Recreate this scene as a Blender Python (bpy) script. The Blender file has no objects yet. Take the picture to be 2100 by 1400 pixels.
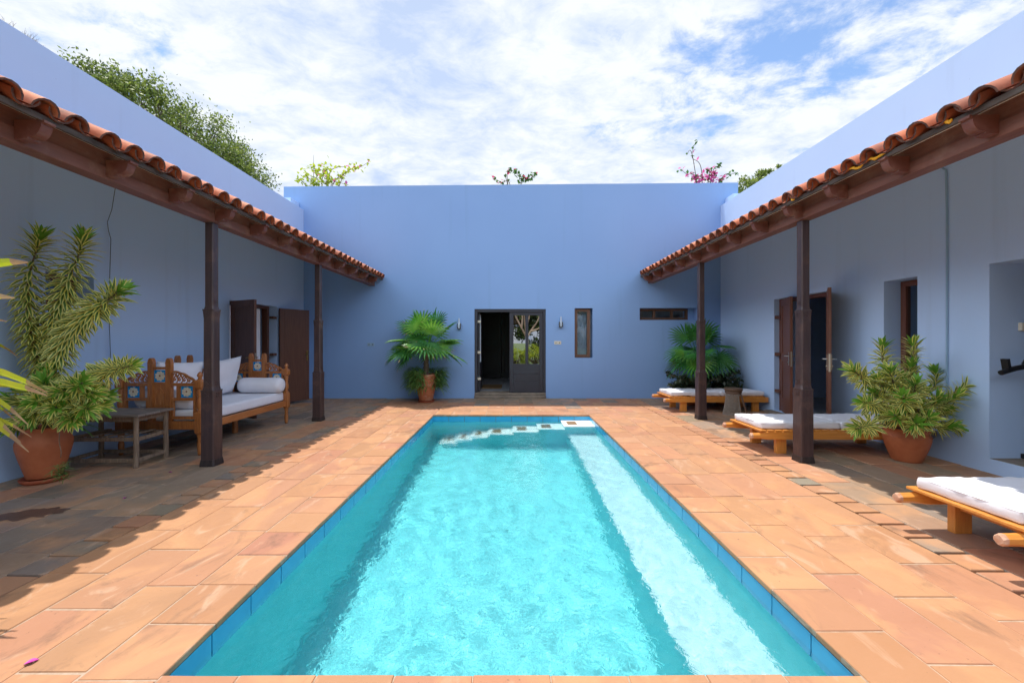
import bpy, bmesh, math, random
from mathutils import Vector, Matrix, noise
R = math.radians
random.seed(7)
S = bpy.context.scene
COL = S.collection
V = Vector

# ------------------------------------------------------------ camera, sky, sun
cam = bpy.data.cameras.new('camera'); camo = bpy.data.objects.new('camera', cam); COL.objects.link(camo)
S.camera = camo
cam.lens = 14.0; cam.sensor_width = 36; cam.clip_end = 3000; cam.clip_start = .05
cam.shift_x = .0005; cam.shift_y = -.00095
camo.location = (0, 0, 1.45); camo.rotation_euler = (R(90), 0, 0)
SUNV = V((-.13, .224, 1)).normalized()
sl = bpy.data.lights.new('sun', 'SUN'); so = bpy.data.objects.new('sun', sl); COL.objects.link(so)
sl.energy = 3.45; sl.angle = R(.5); sl.color = (1, .95, .87); sl.cycles.is_caustics_light = True
so.rotation_euler = SUNV.to_track_quat('Z', 'Y').to_euler()
so.location = (0, 0, 30)
S.view_settings.view_transform = 'Standard'; S.view_settings.look = 'None'
S.view_settings.exposure = 0.58; S.view_settings.gamma = 1
w = bpy.data.worlds.new('World'); S.world = w; w.use_nodes = True
nt = w.node_tree; ns = nt.nodes; lk = nt.links
bg = ns['Background']; bg.inputs[1].default_value = .15
sky = ns.new('ShaderNodeTexSky'); sky.sky_type = 'NISHITA'; sky.sun_disc = False
sky.sun_elevation = math.asin(SUNV.z); sky.sun_rotation = math.atan2(SUNV.x, SUNV.y)
sky.ozone_density = 3; sky.air_density = 1.0; sky.dust_density = .3
tc = ns.new('ShaderNodeTexCoord'); sep = ns.new('ShaderNodeSeparateXYZ'); lk.new(tc.outputs['Generated'], sep.inputs[0])
def M_(op, a, b=None, c=None, clamp=False):
    n = ns.new('ShaderNodeMath'); n.operation = op; n.use_clamp = clamp
    for i, x in enumerate((a, b, c)):
        if x is None: continue
        if isinstance(x, (int, float)): n.inputs[i].default_value = x
        else: lk.new(x, n.inputs[i])
    return n.outputs[0]
zc = M_('MAXIMUM', sep.outputs[2], .02)
zz = M_('ADD', zc, .12)
cx = M_('DIVIDE', sep.outputs[0], zz); cy = M_('DIVIDE', sep.outputs[1], zz)
cmb = ns.new('ShaderNodeCombineXYZ'); lk.new(cx, cmb.inputs[0]); lk.new(cy, cmb.inputs[1])
def wnoise(scale, det, rough, loc=(0, 0, 0), dist=0, sc=(1, 1, 1), rot=0):
    mp = ns.new('ShaderNodeMapping'); mp.inputs[1].default_value = loc; mp.inputs[2].default_value = (0, 0, rot); mp.inputs[3].default_value = sc
    lk.new(cmb.outputs[0], mp.inputs[0])
    n = ns.new('ShaderNodeTexNoise'); n.inputs['Scale'].default_value = scale; n.inputs['Detail'].default_value = det
    n.inputs['Roughness'].default_value = rough; n.inputs['Distortion'].default_value = dist
    lk.new(mp.outputs[0], n.inputs['Vector']); return n.outputs[0]
n1 = wnoise(1.5, 10, .62, (3.1, 1.7, 0), .2, (1, 1.1, 1), R(25))
n2 = wnoise(5.0, 9, .66, (8, 2, 0), .3, (1, 1.35, 1), R(-30))
n3 = wnoise(1.6, 6, .6, (5.5, 9.2, 0))
# more blue towards +x (the clear corner of the sky)
bias = M_('MULTIPLY', M_('ADD', sep.outputs[0], -.25), .22, clamp=False)
cover = M_('SUBTRACT', M_('ADD', M_('MULTIPLY', n1, .68), M_('MULTIPLY', n2, .32)), M_('MAXIMUM', bias, -.06))
mr = ns.new('ShaderNodeMapRange'); mr.inputs[1].default_value = .36; mr.inputs[2].default_value = .47; mr.interpolation_type = 'SMOOTHSTEP'
lk.new(cover, mr.inputs[0])
cr = ns.new('ShaderNodeMix'); cr.data_type = 'RGBA'
mr2 = ns.new('ShaderNodeMapRange'); mr2.inputs[1].default_value = .38; mr2.inputs[2].default_value = .56; lk.new(M_('ADD', M_('MULTIPLY', n3, .45), M_('MULTIPLY', n2, .55)), mr2.inputs[0])
lk.new(mr2.outputs[0], cr.inputs[0])
CL = 1 / .15
cr.inputs[6].default_value = (.40 * CL, .49 * CL, .67 * CL, 1); cr.inputs[7].default_value = (.66 * CL, .69 * CL, .73 * CL, 1)
# thicker cloud cores are brighter
mx = ns.new('ShaderNodeMix'); mx.data_type = 'RGBA'; lk.new(mr.outputs[0], mx.inputs[0])
lk.new(sky.outputs[0], mx.inputs[6])
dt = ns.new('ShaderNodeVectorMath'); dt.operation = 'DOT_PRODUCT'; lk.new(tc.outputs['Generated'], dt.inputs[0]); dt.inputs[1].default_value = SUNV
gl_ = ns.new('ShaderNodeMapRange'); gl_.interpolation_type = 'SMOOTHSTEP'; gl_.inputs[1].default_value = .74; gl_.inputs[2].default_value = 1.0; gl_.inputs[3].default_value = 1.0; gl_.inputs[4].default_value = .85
lk.new(dt.outputs['Value'], gl_.inputs[0])  # sky near the sun, out of view, dimmed to deepen the court shadows
bk = ns.new('ShaderNodeMapRange'); bk.inputs[1].default_value = .1; bk.inputs[2].default_value = -.6; bk.inputs[3].default_value = 1.0; bk.inputs[4].default_value = .6; lk.new(sep.outputs[1], bk.inputs[0])  # sky behind the camera dimmed to darken the rear wall
# added fill: sky beside the view brightened to light the veranda walls
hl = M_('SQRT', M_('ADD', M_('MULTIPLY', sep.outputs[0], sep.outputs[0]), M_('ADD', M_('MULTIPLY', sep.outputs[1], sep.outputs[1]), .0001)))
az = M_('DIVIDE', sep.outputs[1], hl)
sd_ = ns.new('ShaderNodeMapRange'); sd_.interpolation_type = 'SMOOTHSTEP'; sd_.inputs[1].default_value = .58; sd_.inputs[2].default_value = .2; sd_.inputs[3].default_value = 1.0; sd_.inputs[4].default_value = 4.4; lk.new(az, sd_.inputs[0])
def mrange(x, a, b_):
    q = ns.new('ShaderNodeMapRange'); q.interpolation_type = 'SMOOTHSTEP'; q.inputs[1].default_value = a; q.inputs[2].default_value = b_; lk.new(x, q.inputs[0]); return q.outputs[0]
band = M_('MULTIPLY', mrange(sep.outputs[2], .20, .34), mrange(sep.outputs[2], .74, .58))      # keeps the added fill at heights that reach under the roofs
east = M_('ADD', 1.0, M_('MULTIPLY', M_('MAXIMUM', sep.outputs[0], 0.0), .8))  # extra added fill from the right for the left wall
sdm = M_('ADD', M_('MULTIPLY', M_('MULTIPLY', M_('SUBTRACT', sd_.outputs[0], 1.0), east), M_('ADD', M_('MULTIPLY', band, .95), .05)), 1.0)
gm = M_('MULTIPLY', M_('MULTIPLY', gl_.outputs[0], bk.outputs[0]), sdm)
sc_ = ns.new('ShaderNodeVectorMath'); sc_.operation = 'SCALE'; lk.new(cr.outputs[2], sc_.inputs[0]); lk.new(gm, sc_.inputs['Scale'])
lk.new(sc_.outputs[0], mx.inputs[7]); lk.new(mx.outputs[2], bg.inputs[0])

S.cycles.max_bounces = 12; S.cycles.diffuse_bounces = 8; S.cycles.transmission_bounces = 8
S.cycles.transparent_max_bounces = 8; S.cycles.sample_clamp_indirect = 6
S.cycles.blur_glossy = 1.0
S.cycles.denoising_prefilter = 'NONE'
FP = 817.0
def at(px, py, Y):                       # a photographed point at a known real distance
    return V(((px - 1049) / FP * Y, Y, 1.45 - (py - 698) / FP * Y))

# ------------------------------------------------------------ materials
def newmat(name):
    m = bpy.data.materials.new(name); m.use_nodes = True
    return m, m.node_tree.nodes, m.node_tree.links, m.node_tree.nodes['Principled BSDF']
def mat(name, c, rough=.6, c2=None, scale=6, stretch=(1, 1, 1), bump=0, bscale=None, det=5, metal=0, spec=.5, lo=.35, hi=.65, c3=None, s3=1.5, bdist=.01, coat=0):
    m, n, l, b = newmat(name)
    b.inputs['Base Color'].default_value = (*c, 1); b.inputs['Roughness'].default_value = rough
    b.inputs['Metallic'].default_value = metal; b.inputs['Specular IOR Level'].default_value = spec
    b.inputs['Coat Weight'].default_value = coat
    if c2 or bump or c3:
        t = n.new('ShaderNodeTexCoord'); mp = n.new('ShaderNodeMapping'); mp.inputs[3].default_value = stretch
        l.new(t.outputs['Object'], mp.inputs[0])
    if c2:
        nz = n.new('ShaderNodeTexNoise'); nz.inputs['Scale'].default_value = scale; nz.inputs['Detail'].default_value = det
        nz.inputs['Roughness'].default_value = .6
        l.new(mp.outputs[0], nz.inputs['Vector'])
        r = n.new('ShaderNodeMapRange'); r.inputs[1].default_value = lo; r.inputs[2].default_value = hi; l.new(nz.outputs[0], r.inputs[0])
        mi = n.new('ShaderNodeMix'); mi.data_type = 'RGBA'; l.new(r.outputs[0], mi.inputs[0])
        mi.inputs[6].default_value = (*c, 1); mi.inputs[7].default_value = (*c2, 1)
        out = mi.outputs[2]
        if c3:
            nz3 = n.new('ShaderNodeTexNoise'); nz3.inputs['Scale'].default_value = s3; nz3.inputs['Detail'].default_value = 6
            nz3.inputs['Roughness'].default_value = .65
            l.new(t.outputs['Object'], nz3.inputs['Vector'])
            r3 = n.new('ShaderNodeMapRange'); r3.inputs[1].default_value = .52; r3.inputs[2].default_value = .68; l.new(nz3.outputs[0], r3.inputs[0])
            mi3 = n.new('ShaderNodeMix'); mi3.data_type = 'RGBA'; l.new(r3.outputs[0], mi3.inputs[0]); l.new(out, mi3.inputs[6])
            mi3.inputs[7].default_value = (*c3, 1); out = mi3.outputs[2]
        l.new(out, b.inputs['Base Color'])
    if bump:
        nb = n.new('ShaderNodeTexNoise'); nb.inputs['Scale'].default_value = bscale or scale; nb.inputs['Detail'].default_value = 7
        l.new(mp.outputs[0], nb.inputs['Vector'])
        bp = n.new('ShaderNodeBump'); bp.inputs['Strength'].default_value = bump; bp.inputs['Distance'].default_value = bdist
        l.new(nb.outputs[0], bp.inputs['Height']); l.new(bp.outputs[0], b.inputs['Normal'])
    return m
def leafmat(name, c, c2=None, rough=.45, trans=.3, scale=9):
    m, n, l, b = newmat(name)
    b.inputs['Roughness'].default_value = rough
    t = n.new('ShaderNodeTexCoord'); nz = n.new('ShaderNodeTexNoise'); nz.inputs['Scale'].default_value = scale; nz.inputs['Detail'].default_value = 3
    l.new(t.outputs['Object'], nz.inputs['Vector'])
    r = n.new('ShaderNodeMapRange'); r.inputs[1].default_value = .38; r.inputs[2].default_value = .62; l.new(nz.outputs[0], r.inputs[0])
    mi = n.new('ShaderNodeMix'); mi.data_type = 'RGBA'; l.new(r.outputs[0], mi.inputs[0])
    mi.inputs[6].default_value = (*c, 1); mi.inputs[7].default_value = (*(c2 or [x * .6 for x in c]), 1)
    l.new(mi.outputs[2], b.inputs['Base Color'])
    tr = n.new('ShaderNodeBsdfTranslucent'); l.new(mi.outputs[2], tr.inputs[0])
    ms = n.new('ShaderNodeMixShader'); ms.inputs[0].default_value = trans
    l.new(b.outputs[0], ms.inputs[1]); l.new(tr.outputs[0], ms.inputs[2]); l.new(ms.outputs[0], n['Material Output'].inputs[0])
    return m

WALLC = (.365, .515, .80); WALLC2 = (.35, .50, .785)
def wallmat(name, c, c2):
    m, n, l, b = newmat(name); b.inputs['Roughness'].default_value = .75; b.inputs['Specular IOR Level'].default_value = .25
    t = n.new('ShaderNodeTexCoord')
    def nz(sc, st, det=5):
        mp = n.new('ShaderNodeMapping'); mp.inputs[3].default_value = st; l.new(t.outputs['Object'], mp.inputs[0])
        q = n.new('ShaderNodeTexNoise'); q.inputs['Scale'].default_value = sc; q.inputs['Detail'].default_value = det; l.new(mp.outputs[0], q.inputs['Vector']); return q.outputs[0]
    def mr(x, a, bb):
        q = n.new('ShaderNodeMapRange'); q.inputs[1].default_value = a; q.inputs[2].default_value = bb; l.new(x, q.inputs[0]); return q.outputs[0]
    def mix(f, a, bb):
        q = n.new('ShaderNodeMix'); q.data_type = 'RGBA'; l.new(f, q.inputs[0])
        for i, x in ((6, a), (7, bb)):
            if isinstance(x, tuple): q.inputs[i].default_value = (*x, 1)
            else: l.new(x, q.inputs[i])
        return q.outputs[2]
    a = mix(mr(nz(.7, (1, 1, 1)), .35, .65), c, c2)
    st = mr(nz(2.2, (2.2, 2.2, .12), 6), .60, .85)       # faint rain streaks
    a = mix(st, a, tuple(x * .88 for x in c))
    sp = mr(nz(26, (1, 1, 1), 2), .80, .84)              # a few chips
    a = mix(sp, a, tuple(x * .55 for x in c))
    l.new(a, b.inputs['Base Color'])
    bp = n.new('ShaderNodeBump'); bp.inputs['Strength'].default_value = .35; bp.inputs['Distance'].default_value = .012
    h = n.new('ShaderNodeMath'); h.operation = 'ADD'; l.new(nz(3.0, (1, 1, .6), 3), h.inputs[0])
    h2 = n.new('ShaderNodeMath'); h2.operation = 'MULTIPLY'; h2.inputs[1].default_value = .12; l.new(nz(60, (1, 1, 1), 4), h2.inputs[0]); l.new(h2.outputs[0], h.inputs[1])
    l.new(h.outputs[0], bp.inputs['Height']); l.new(bp.outputs[0], b.inputs['Normal'])
    return m
M = {}
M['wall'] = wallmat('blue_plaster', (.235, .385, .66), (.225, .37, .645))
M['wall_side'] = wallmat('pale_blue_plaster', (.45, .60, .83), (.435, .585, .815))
M['inner'] = mat('inner_plaster', (.55, .57, .58), .8)
M['bounce_deck'] = mat('bounce_white_deck', (.80, .78, .74), .85, (.74, .71, .66), 4)  # deck made white so its unseen underside bounces light onto the walls
M['screed'] = mat('roof_screed', (.35, .33, .3), .9, (.28, .27, .25), 3)
def wood(name, a, b_, st, bump=.3, rough=.5, sc=14, c3=None, coat=0): return mat(name, a, rough, b_, sc, st, bump, sc * 1.6, det=7, lo=.3, hi=.7, c3=c3, s3=5, bdist=.004, coat=coat)
M['post'] = wood('dark_carved_wood', (.038, .022, .022), (.072, .042, .038), (3, 3, .25), rough=.42, c3=(.10, .055, .042))
M['postbase'] = wood('blackened_wood', (.015, .009, .008), (.045, .03, .025), (3, 3, 1), .8)
M['beam'] = wood('red_brown_beam', (.135, .050, .034), (.20, .08, .052), (2.5, .22, 2.5), rough=.55, c3=(.22, .11, .075))
M['corbel'] = wood('corbel_wood', (.135, .045, .032), (.18, .065, .046), (1, 1, 1), rough=.55, c3=(.25, .13, .09))
M['fascia'] = wood('weathered_board', (.045, .035, .03), (.11, .085, .07), (2, .3, 2), .8, .85)
M['door'] = wood('door_wood', (.085, .034, .022), (.14, .06, .036), (4, 4, .22), rough=.42)
M['doorred'] = wood('red_door_wood', (.12, .042, .026), (.19, .072, .042), (4, 4, .22), rough=.45)
M['black'] = mat('charcoal_paint', (.028, .03, .042), .38, (.034, .036, .05), 4, bump=.1)
M['navy'] = mat('dark_blue_paint', (.006, .011, .017), .35, (.009, .016, .024), 2)
M['winwood'] = wood('window_wood', (.085, .038, .022), (.17, .085, .05), (4, 4, .3), rough=.5)
M['daywood'] = wood('carved_teak', (.26, .085, .022), (.46, .17, .045), (5, 5, .6), .35, .38, 12, coat=.2)
M['dayrail'] = wood('teak_rail', (.30, .095, .025), (.48, .17, .045), (5, .4, 5), .25, .38, 12, coat=.2)
M['lounge'] = wood('honey_wood', (.55, .20, .035), (.72, .31, .06), (.35, 4, 4), .2, .33, 10, coat=.25)
M['loungeleg'] = wood('honey_leg_wood', (.55, .20, .035), (.72, .31, .06), (4, 4, .35), .2, .33, 10, coat=.25)
M['loungend'] = mat('worn_wood_end', (.50, .20, .09), .6, (.62, .42, .30), 18, bump=.3)
M['grey_wood'] = wood('weathered_grey_wood', (.13, .085, .055), (.30, .21, .14), (3, 3, .35), .8, .8, 16)
M['grey_top'] = wood('weathered_top_wood', (.15, .125, .105), (.27, .22, .185), (.35, 3, 3), .8, .8, 12)
M['stool'] = wood('stool_wood', (.10, .055, .032), (.17, .10, .06), (3, 3, 1), .4, .5)
M['lattice'] = mat('pale_lattice', (.22, .18, .14), .8, (.30, .25, .20), 20)
M['cloth'] = mat('white_cotton', (.74, .74, .78), .85, (.70, .70, .74), 5, (1, 1, 1), .5, 7, bdist=.012)
M['tile_blue'] = mat('blue_glaze', (.015, .24, .58), .25, (.03, .34, .68), 14, c3=(.008, .10, .33), s3=20)
M['petal_w'] = mat('cream_glaze', (.72, .68, .55), .3, (.6, .5, .35), 60)
M['centre'] = mat('brown_glaze', (.2, .08, .03), .3)
M['pot'] = mat('terracotta_pot', (.40, .105, .035), .62, (.50, .15, .055), 5, bump=.25, c3=(.32, .075, .026), s3=2.5)
M['potlight'] = mat('pale_terracotta', (.48, .17, .08), .7, (.38, .12, .05), 7, bump=.25, c3=(.5, .3, .2), s3=5)
M['saucer'] = mat('saucer_clay', (.28, .06, .022), .7, (.36, .09, .035), 5)
M['soil'] = mat('soil', (.03, .02, .013), .95, (.06, .04, .025), 30, bump=.6)
M['stem'] = mat('stem_bark', (.14, .10, .06), .85, (.22, .17, .11), 30)
M['steel'] = mat('steel', (.55, .54, .5), .3, metal=1)
M['brass'] = mat('brass', (.45, .30, .12), .35, metal=1)
M['plastic'] = mat('cream_plastic', (.62, .58, .47), .45)
M['darkhole'] = mat('dark_plastic', (.03, .03, .03), .5)
M['rubber'] = mat('black_rubber', (.008, .008, .010), .4)
M['bowl'] = mat('grey_metal', (.07, .075, .085), .5, (.10, .10, .11), 8)
M['pipe'] = mat('painted_pipe', (.24, .38, .52), .5)
M['wire'] = mat('wire_sheath', (.10, .12, .15), .6)
M['floor_in'] = mat('hall_screed', (.38, .41, .46), .3, (.30, .33, .38), 3)
M['mat'] = mat('coir', (.20, .12, .045), .95, (.14, .08, .03), 60, bump=.6)
M['stone'] = mat('threshold_stone', (.16, .13, .10), .7, (.26, .21, .16), 6, bump=.4)
M['tilec'] = mat('roof_terracotta', (.46, .135, .055), .7, (.36, .10, .045), 5, bump=.4, bscale=22, c3=(.20, .075, .05), s3=4.5)
M['tilec2'] = mat('pale_roof_terracotta', (.54, .20, .10), .7, (.44, .15, .07), 6, bump=.4, bscale=22, c3=(.26, .12, .08), s3=5)
M['tilec3'] = mat('brown_roof_terracotta', (.34, .11, .055), .75, (.24, .085, .05), 6, bump=.4, bscale=22, c3=(.12, .07, .05), s3=5)
M['rim'] = mat('sooty_tile_rim', (.06, .03, .025), .85, (.15, .07, .05), 25, bump=.5)
M['caulk'] = mat('yellow_foam', (.85, .42, .02), .6)
M['mortar'] = mat('pale_mortar', (.36, .25, .17), .95, (.46, .35, .26), 20, bump=.6)
M['slot'] = mat('drain_dark', (.02, .016, .012), .95)
M['grass'] = mat('lawn', (.06, .10, .02), .9, (.10, .13, .03), 3)
M['curtain'] = mat('curtain_cloth', (.42, .48, .55), .9)
M['bark'] = mat('pale_bark', (.42, .33, .24), .85, (.30, .22, .16), 12, bump=.5)
M['darkbark'] = mat('brown_bark', (.12, .08, .055), .9, (.18, .13, .09), 14, bump=.5)
M['petal'] = mat('magenta_petal', (.45, .03, .28), .5)
M['wet'] = mat('wet_stain', (.17, .09, .06), .4, (.12, .065, .045), 4)
# glass
def glassmat(name, refl, tint):
    m, n, l, b = newmat(name); n.remove(b)
    g = n.new('ShaderNodeBsdfGlossy'); g.inputs['Roughness'].default_value = .0; g.inputs[0].default_value = (1, 1, 1, 1)
    t = n.new('ShaderNodeBsdfTransparent'); t.inputs[0].default_value = (*tint, 1)
    ms = n.new('ShaderNodeMixShader'); ms.inputs[0].default_value = refl
    l.new(t.outputs[0], ms.inputs[1]); l.new(g.outputs[0], ms.inputs[2]); l.new(ms.outputs[0], n['Material Output'].inputs[0])
    return m
M['mirror'] = glassmat('reflective_glazing', .55, (.35, .4, .42))
M['glass'] = glassmat('window_glazing', .05, (.8, .85, .88))
M['tglass'] = mat('lamp_glass', (.5, .6, .7), .15, spec=.8)
# water
def watermat():
    m, n, l, b = newmat('pool_water_surface'); n.remove(b)
    g = n.new('ShaderNodeBsdfGlass'); g.inputs['IOR'].default_value = 1.33; g.inputs['Roughness'].default_value = 0
    g.inputs[0].default_value = (.86, .985, 1, 1)
    t = n.new('ShaderNodeTexCoord'); nz = n.new('ShaderNodeTexNoise'); nz.inputs['Scale'].default_value = 16; nz.inputs['Detail'].default_value = 4; nz.inputs['Distortion'].default_value = .8
    l.new(t.outputs['Object'], nz.inputs['Vector']); bp = n.new('ShaderNodeBump'); bp.inputs['Strength'].default_value = .6; bp.inputs['Distance'].default_value = .010
    l.new(nz.outputs[0], bp.inputs['Height']); l.new(bp.outputs[0], g.inputs['Normal'])
    l.new(g.outputs[0], n['Material Output'].inputs[0])
    return m
M['water'] = watermat()
M['poolpaint'] = mat('pool_plaster', (.18, .65, .68), .7, (.22, .69, .72), 9, c3=(.16, .61, .65), s3=2.5, lo=.4, hi=.6)
M['stepwhite'] = mat('step_white_tile', (.88, .88, .86), .5)
M['ledgewhite'] = mat('ledge_plaster', (.60, .72, .74), .7, (.54, .68, .70), 6)
M['stepbrown'] = mat('step_brown_tile', (.22, .13, .06), .6)
M['pooltile'] = mat('pool_edge_tile', (.03, .34, .60), .22, (.05, .40, .66), 3)
M['grout'] = mat('grey_grout', (.10, .12, .12), .8)
M['coping_dark'] = mat('dark_coping_strip', (.035, .045, .05), .7)
def pavemat():
    m, n, l, b = newmat('sandstone_slabs'); b.inputs['Roughness'].default_value = .6; b.inputs['Specular IOR Level'].default_value = .3
    at_ = n.new('ShaderNodeVertexColor'); at_.layer_name = 'tint'
    t = n.new('ShaderNodeTexCoord')
    def nz(sc, st, det=7, dist=0, ro=.6):
        mp = n.new('ShaderNodeMapping'); mp.inputs[3].default_value = st; l.new(t.outputs['Object'], mp.inputs[0])
        ad = n.new('ShaderNodeVectorMath'); ad.operation = 'ADD'; l.new(mp.outputs[0], ad.inputs[0])
        ml = n.new('ShaderNodeVectorMath'); ml.operation = 'SCALE'; l.new(at_.outputs[0], ml.inputs[0]); ml.inputs['Scale'].default_value = 37; l.new(ml.outputs[0], ad.inputs[1])
        q = n.new('ShaderNodeTexNoise'); q.inputs['Scale'].default_value = sc; q.inputs['Detail'].default_value = det; q.inputs['Distortion'].default_value = dist
        q.inputs['Roughness'].default_value = ro; l.new(ad.outputs[0], q.inputs['Vector']); return q.outputs[0]
    def mr(x, a, bb, c=0, d=1):
        q = n.new('ShaderNodeMapRange'); q.inputs[1].default_value = a; q.inputs[2].default_value = bb; q.inputs[3].default_value = c; q.inputs[4].default_value = d; l.new(x, q.inputs[0]); return q.outputs[0]
    def mul(a, col, f):
        q = n.new('ShaderNodeMix'); q.data_type = 'RGBA'; q.blend_type = 'MIX'; l.new(f, q.inputs[0]); l.new(a, q.inputs[6])
        if isinstance(col, tuple): q.inputs[7].default_value = (*col, 1)
        else: l.new(col, q.inputs[7])
        return q.outputs[2]
    a = mul(at_.outputs[0], (.56, .29, .14), mr(nz(1.6, (1, .7, 1), 5, 1.2), .48, .66, 0, .65))     # ochre layers
    a = mul(a, (.55, .36, .24), mr(nz(4, (1, .5, 1), 8, 1.5), .58, .68, 0, .6))                     # pale scuffs
    a = mul(a, (.13, .085, .06), mr(nz(2.6, (1.2, .8, 1), 9, .6, .7), .56, .72, 0, .7))               # grime
    a = mul(a, (.12, .07, .05), mr(nz(45, (1, 1, 1), 4), .68, .74, 0, .65))                          # specks
    l.new(a, b.inputs['Base Color'])
    bp = n.new('ShaderNodeBump'); bp.inputs['Strength'].default_value = .6; bp.inputs['Distance'].default_value = .008
    h = n.new('ShaderNodeMath'); h.operation = 'ADD'; l.new(nz(3, (1, 1, 1), 6, 1.5), h.inputs[0])
    h2 = n.new('ShaderNodeMath'); h2.operation = 'MULTIPLY'; h2.inputs[1].default_value = .25; l.new(nz(30, (1, 1, 1), 5), h2.inputs[0]); l.new(h2.outputs[0], h.inputs[1])
    l.new(h.outputs[0], bp.inputs['Height']); l.new(bp.outputs[0], b.inputs['Normal'])
    l.new(mr(nz(5, (1, 1, 1)), .3, .7, .45, .75), b.inputs['Roughness'])
    return m
M['pave'] = pavemat()
M['lf_dark'] = leafmat('variegated_green', (.10, .19, .045), (.16, .27, .06))
M['lf_yel'] = leafmat('variegated_cream', (.88, .80, .17), (.90, .84, .30))
M['lf_new'] = leafmat('young_green', (.14, .34, .03), (.20, .42, .05))
M['lf_strap'] = leafmat('strap_green', (.05, .15, .025), (.09, .22, .04))
M['lf_grass'] = leafmat('spider_green', (.10, .22, .04), (.20, .32, .09))
M['lf_palm'] = leafmat('fan_green', (.08, .30, .03), (.20, .42, .06), .35, .3, 5)
M['lf_palm2'] = leafmat('fan_green_dark', (.035, .18, .035), (.06, .24, .04), .38, .25, 5)
M['lf_dry'] = leafmat('dry_tip', (.45, .33, .18), (.35, .22, .12))
M['lf_acid'] = leafmat('acid_green', (.42, .55, .03), (.62, .62, .04), .4, .35, 4)
M['lf_tree'] = leafmat('tree_leaf', (.30, .36, .06), (.18, .25, .04), .5, .3, 3)
M['lf_tree2'] = leafmat('tree_leaf_dark', (.10, .15, .03), (.06, .09, .022), .5, .2, 3)
M['lf_lime'] = leafmat('lime_leaf', (.55, .62, .04), (.36, .46, .04), .5, .35)
M['lf_pink'] = leafmat('pink_bract', (.75, .12, .42), (.85, .25, .5), .5, .35)
M['lf_red'] = leafmat('crimson_bract', (.6, .03, .12), (.7, .06, .2), .5, .35)
M['lf_jade'] = leafmat('jade_leaf', (.02, .045, .015), (.05, .06, .03), .4, .1)

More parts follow.
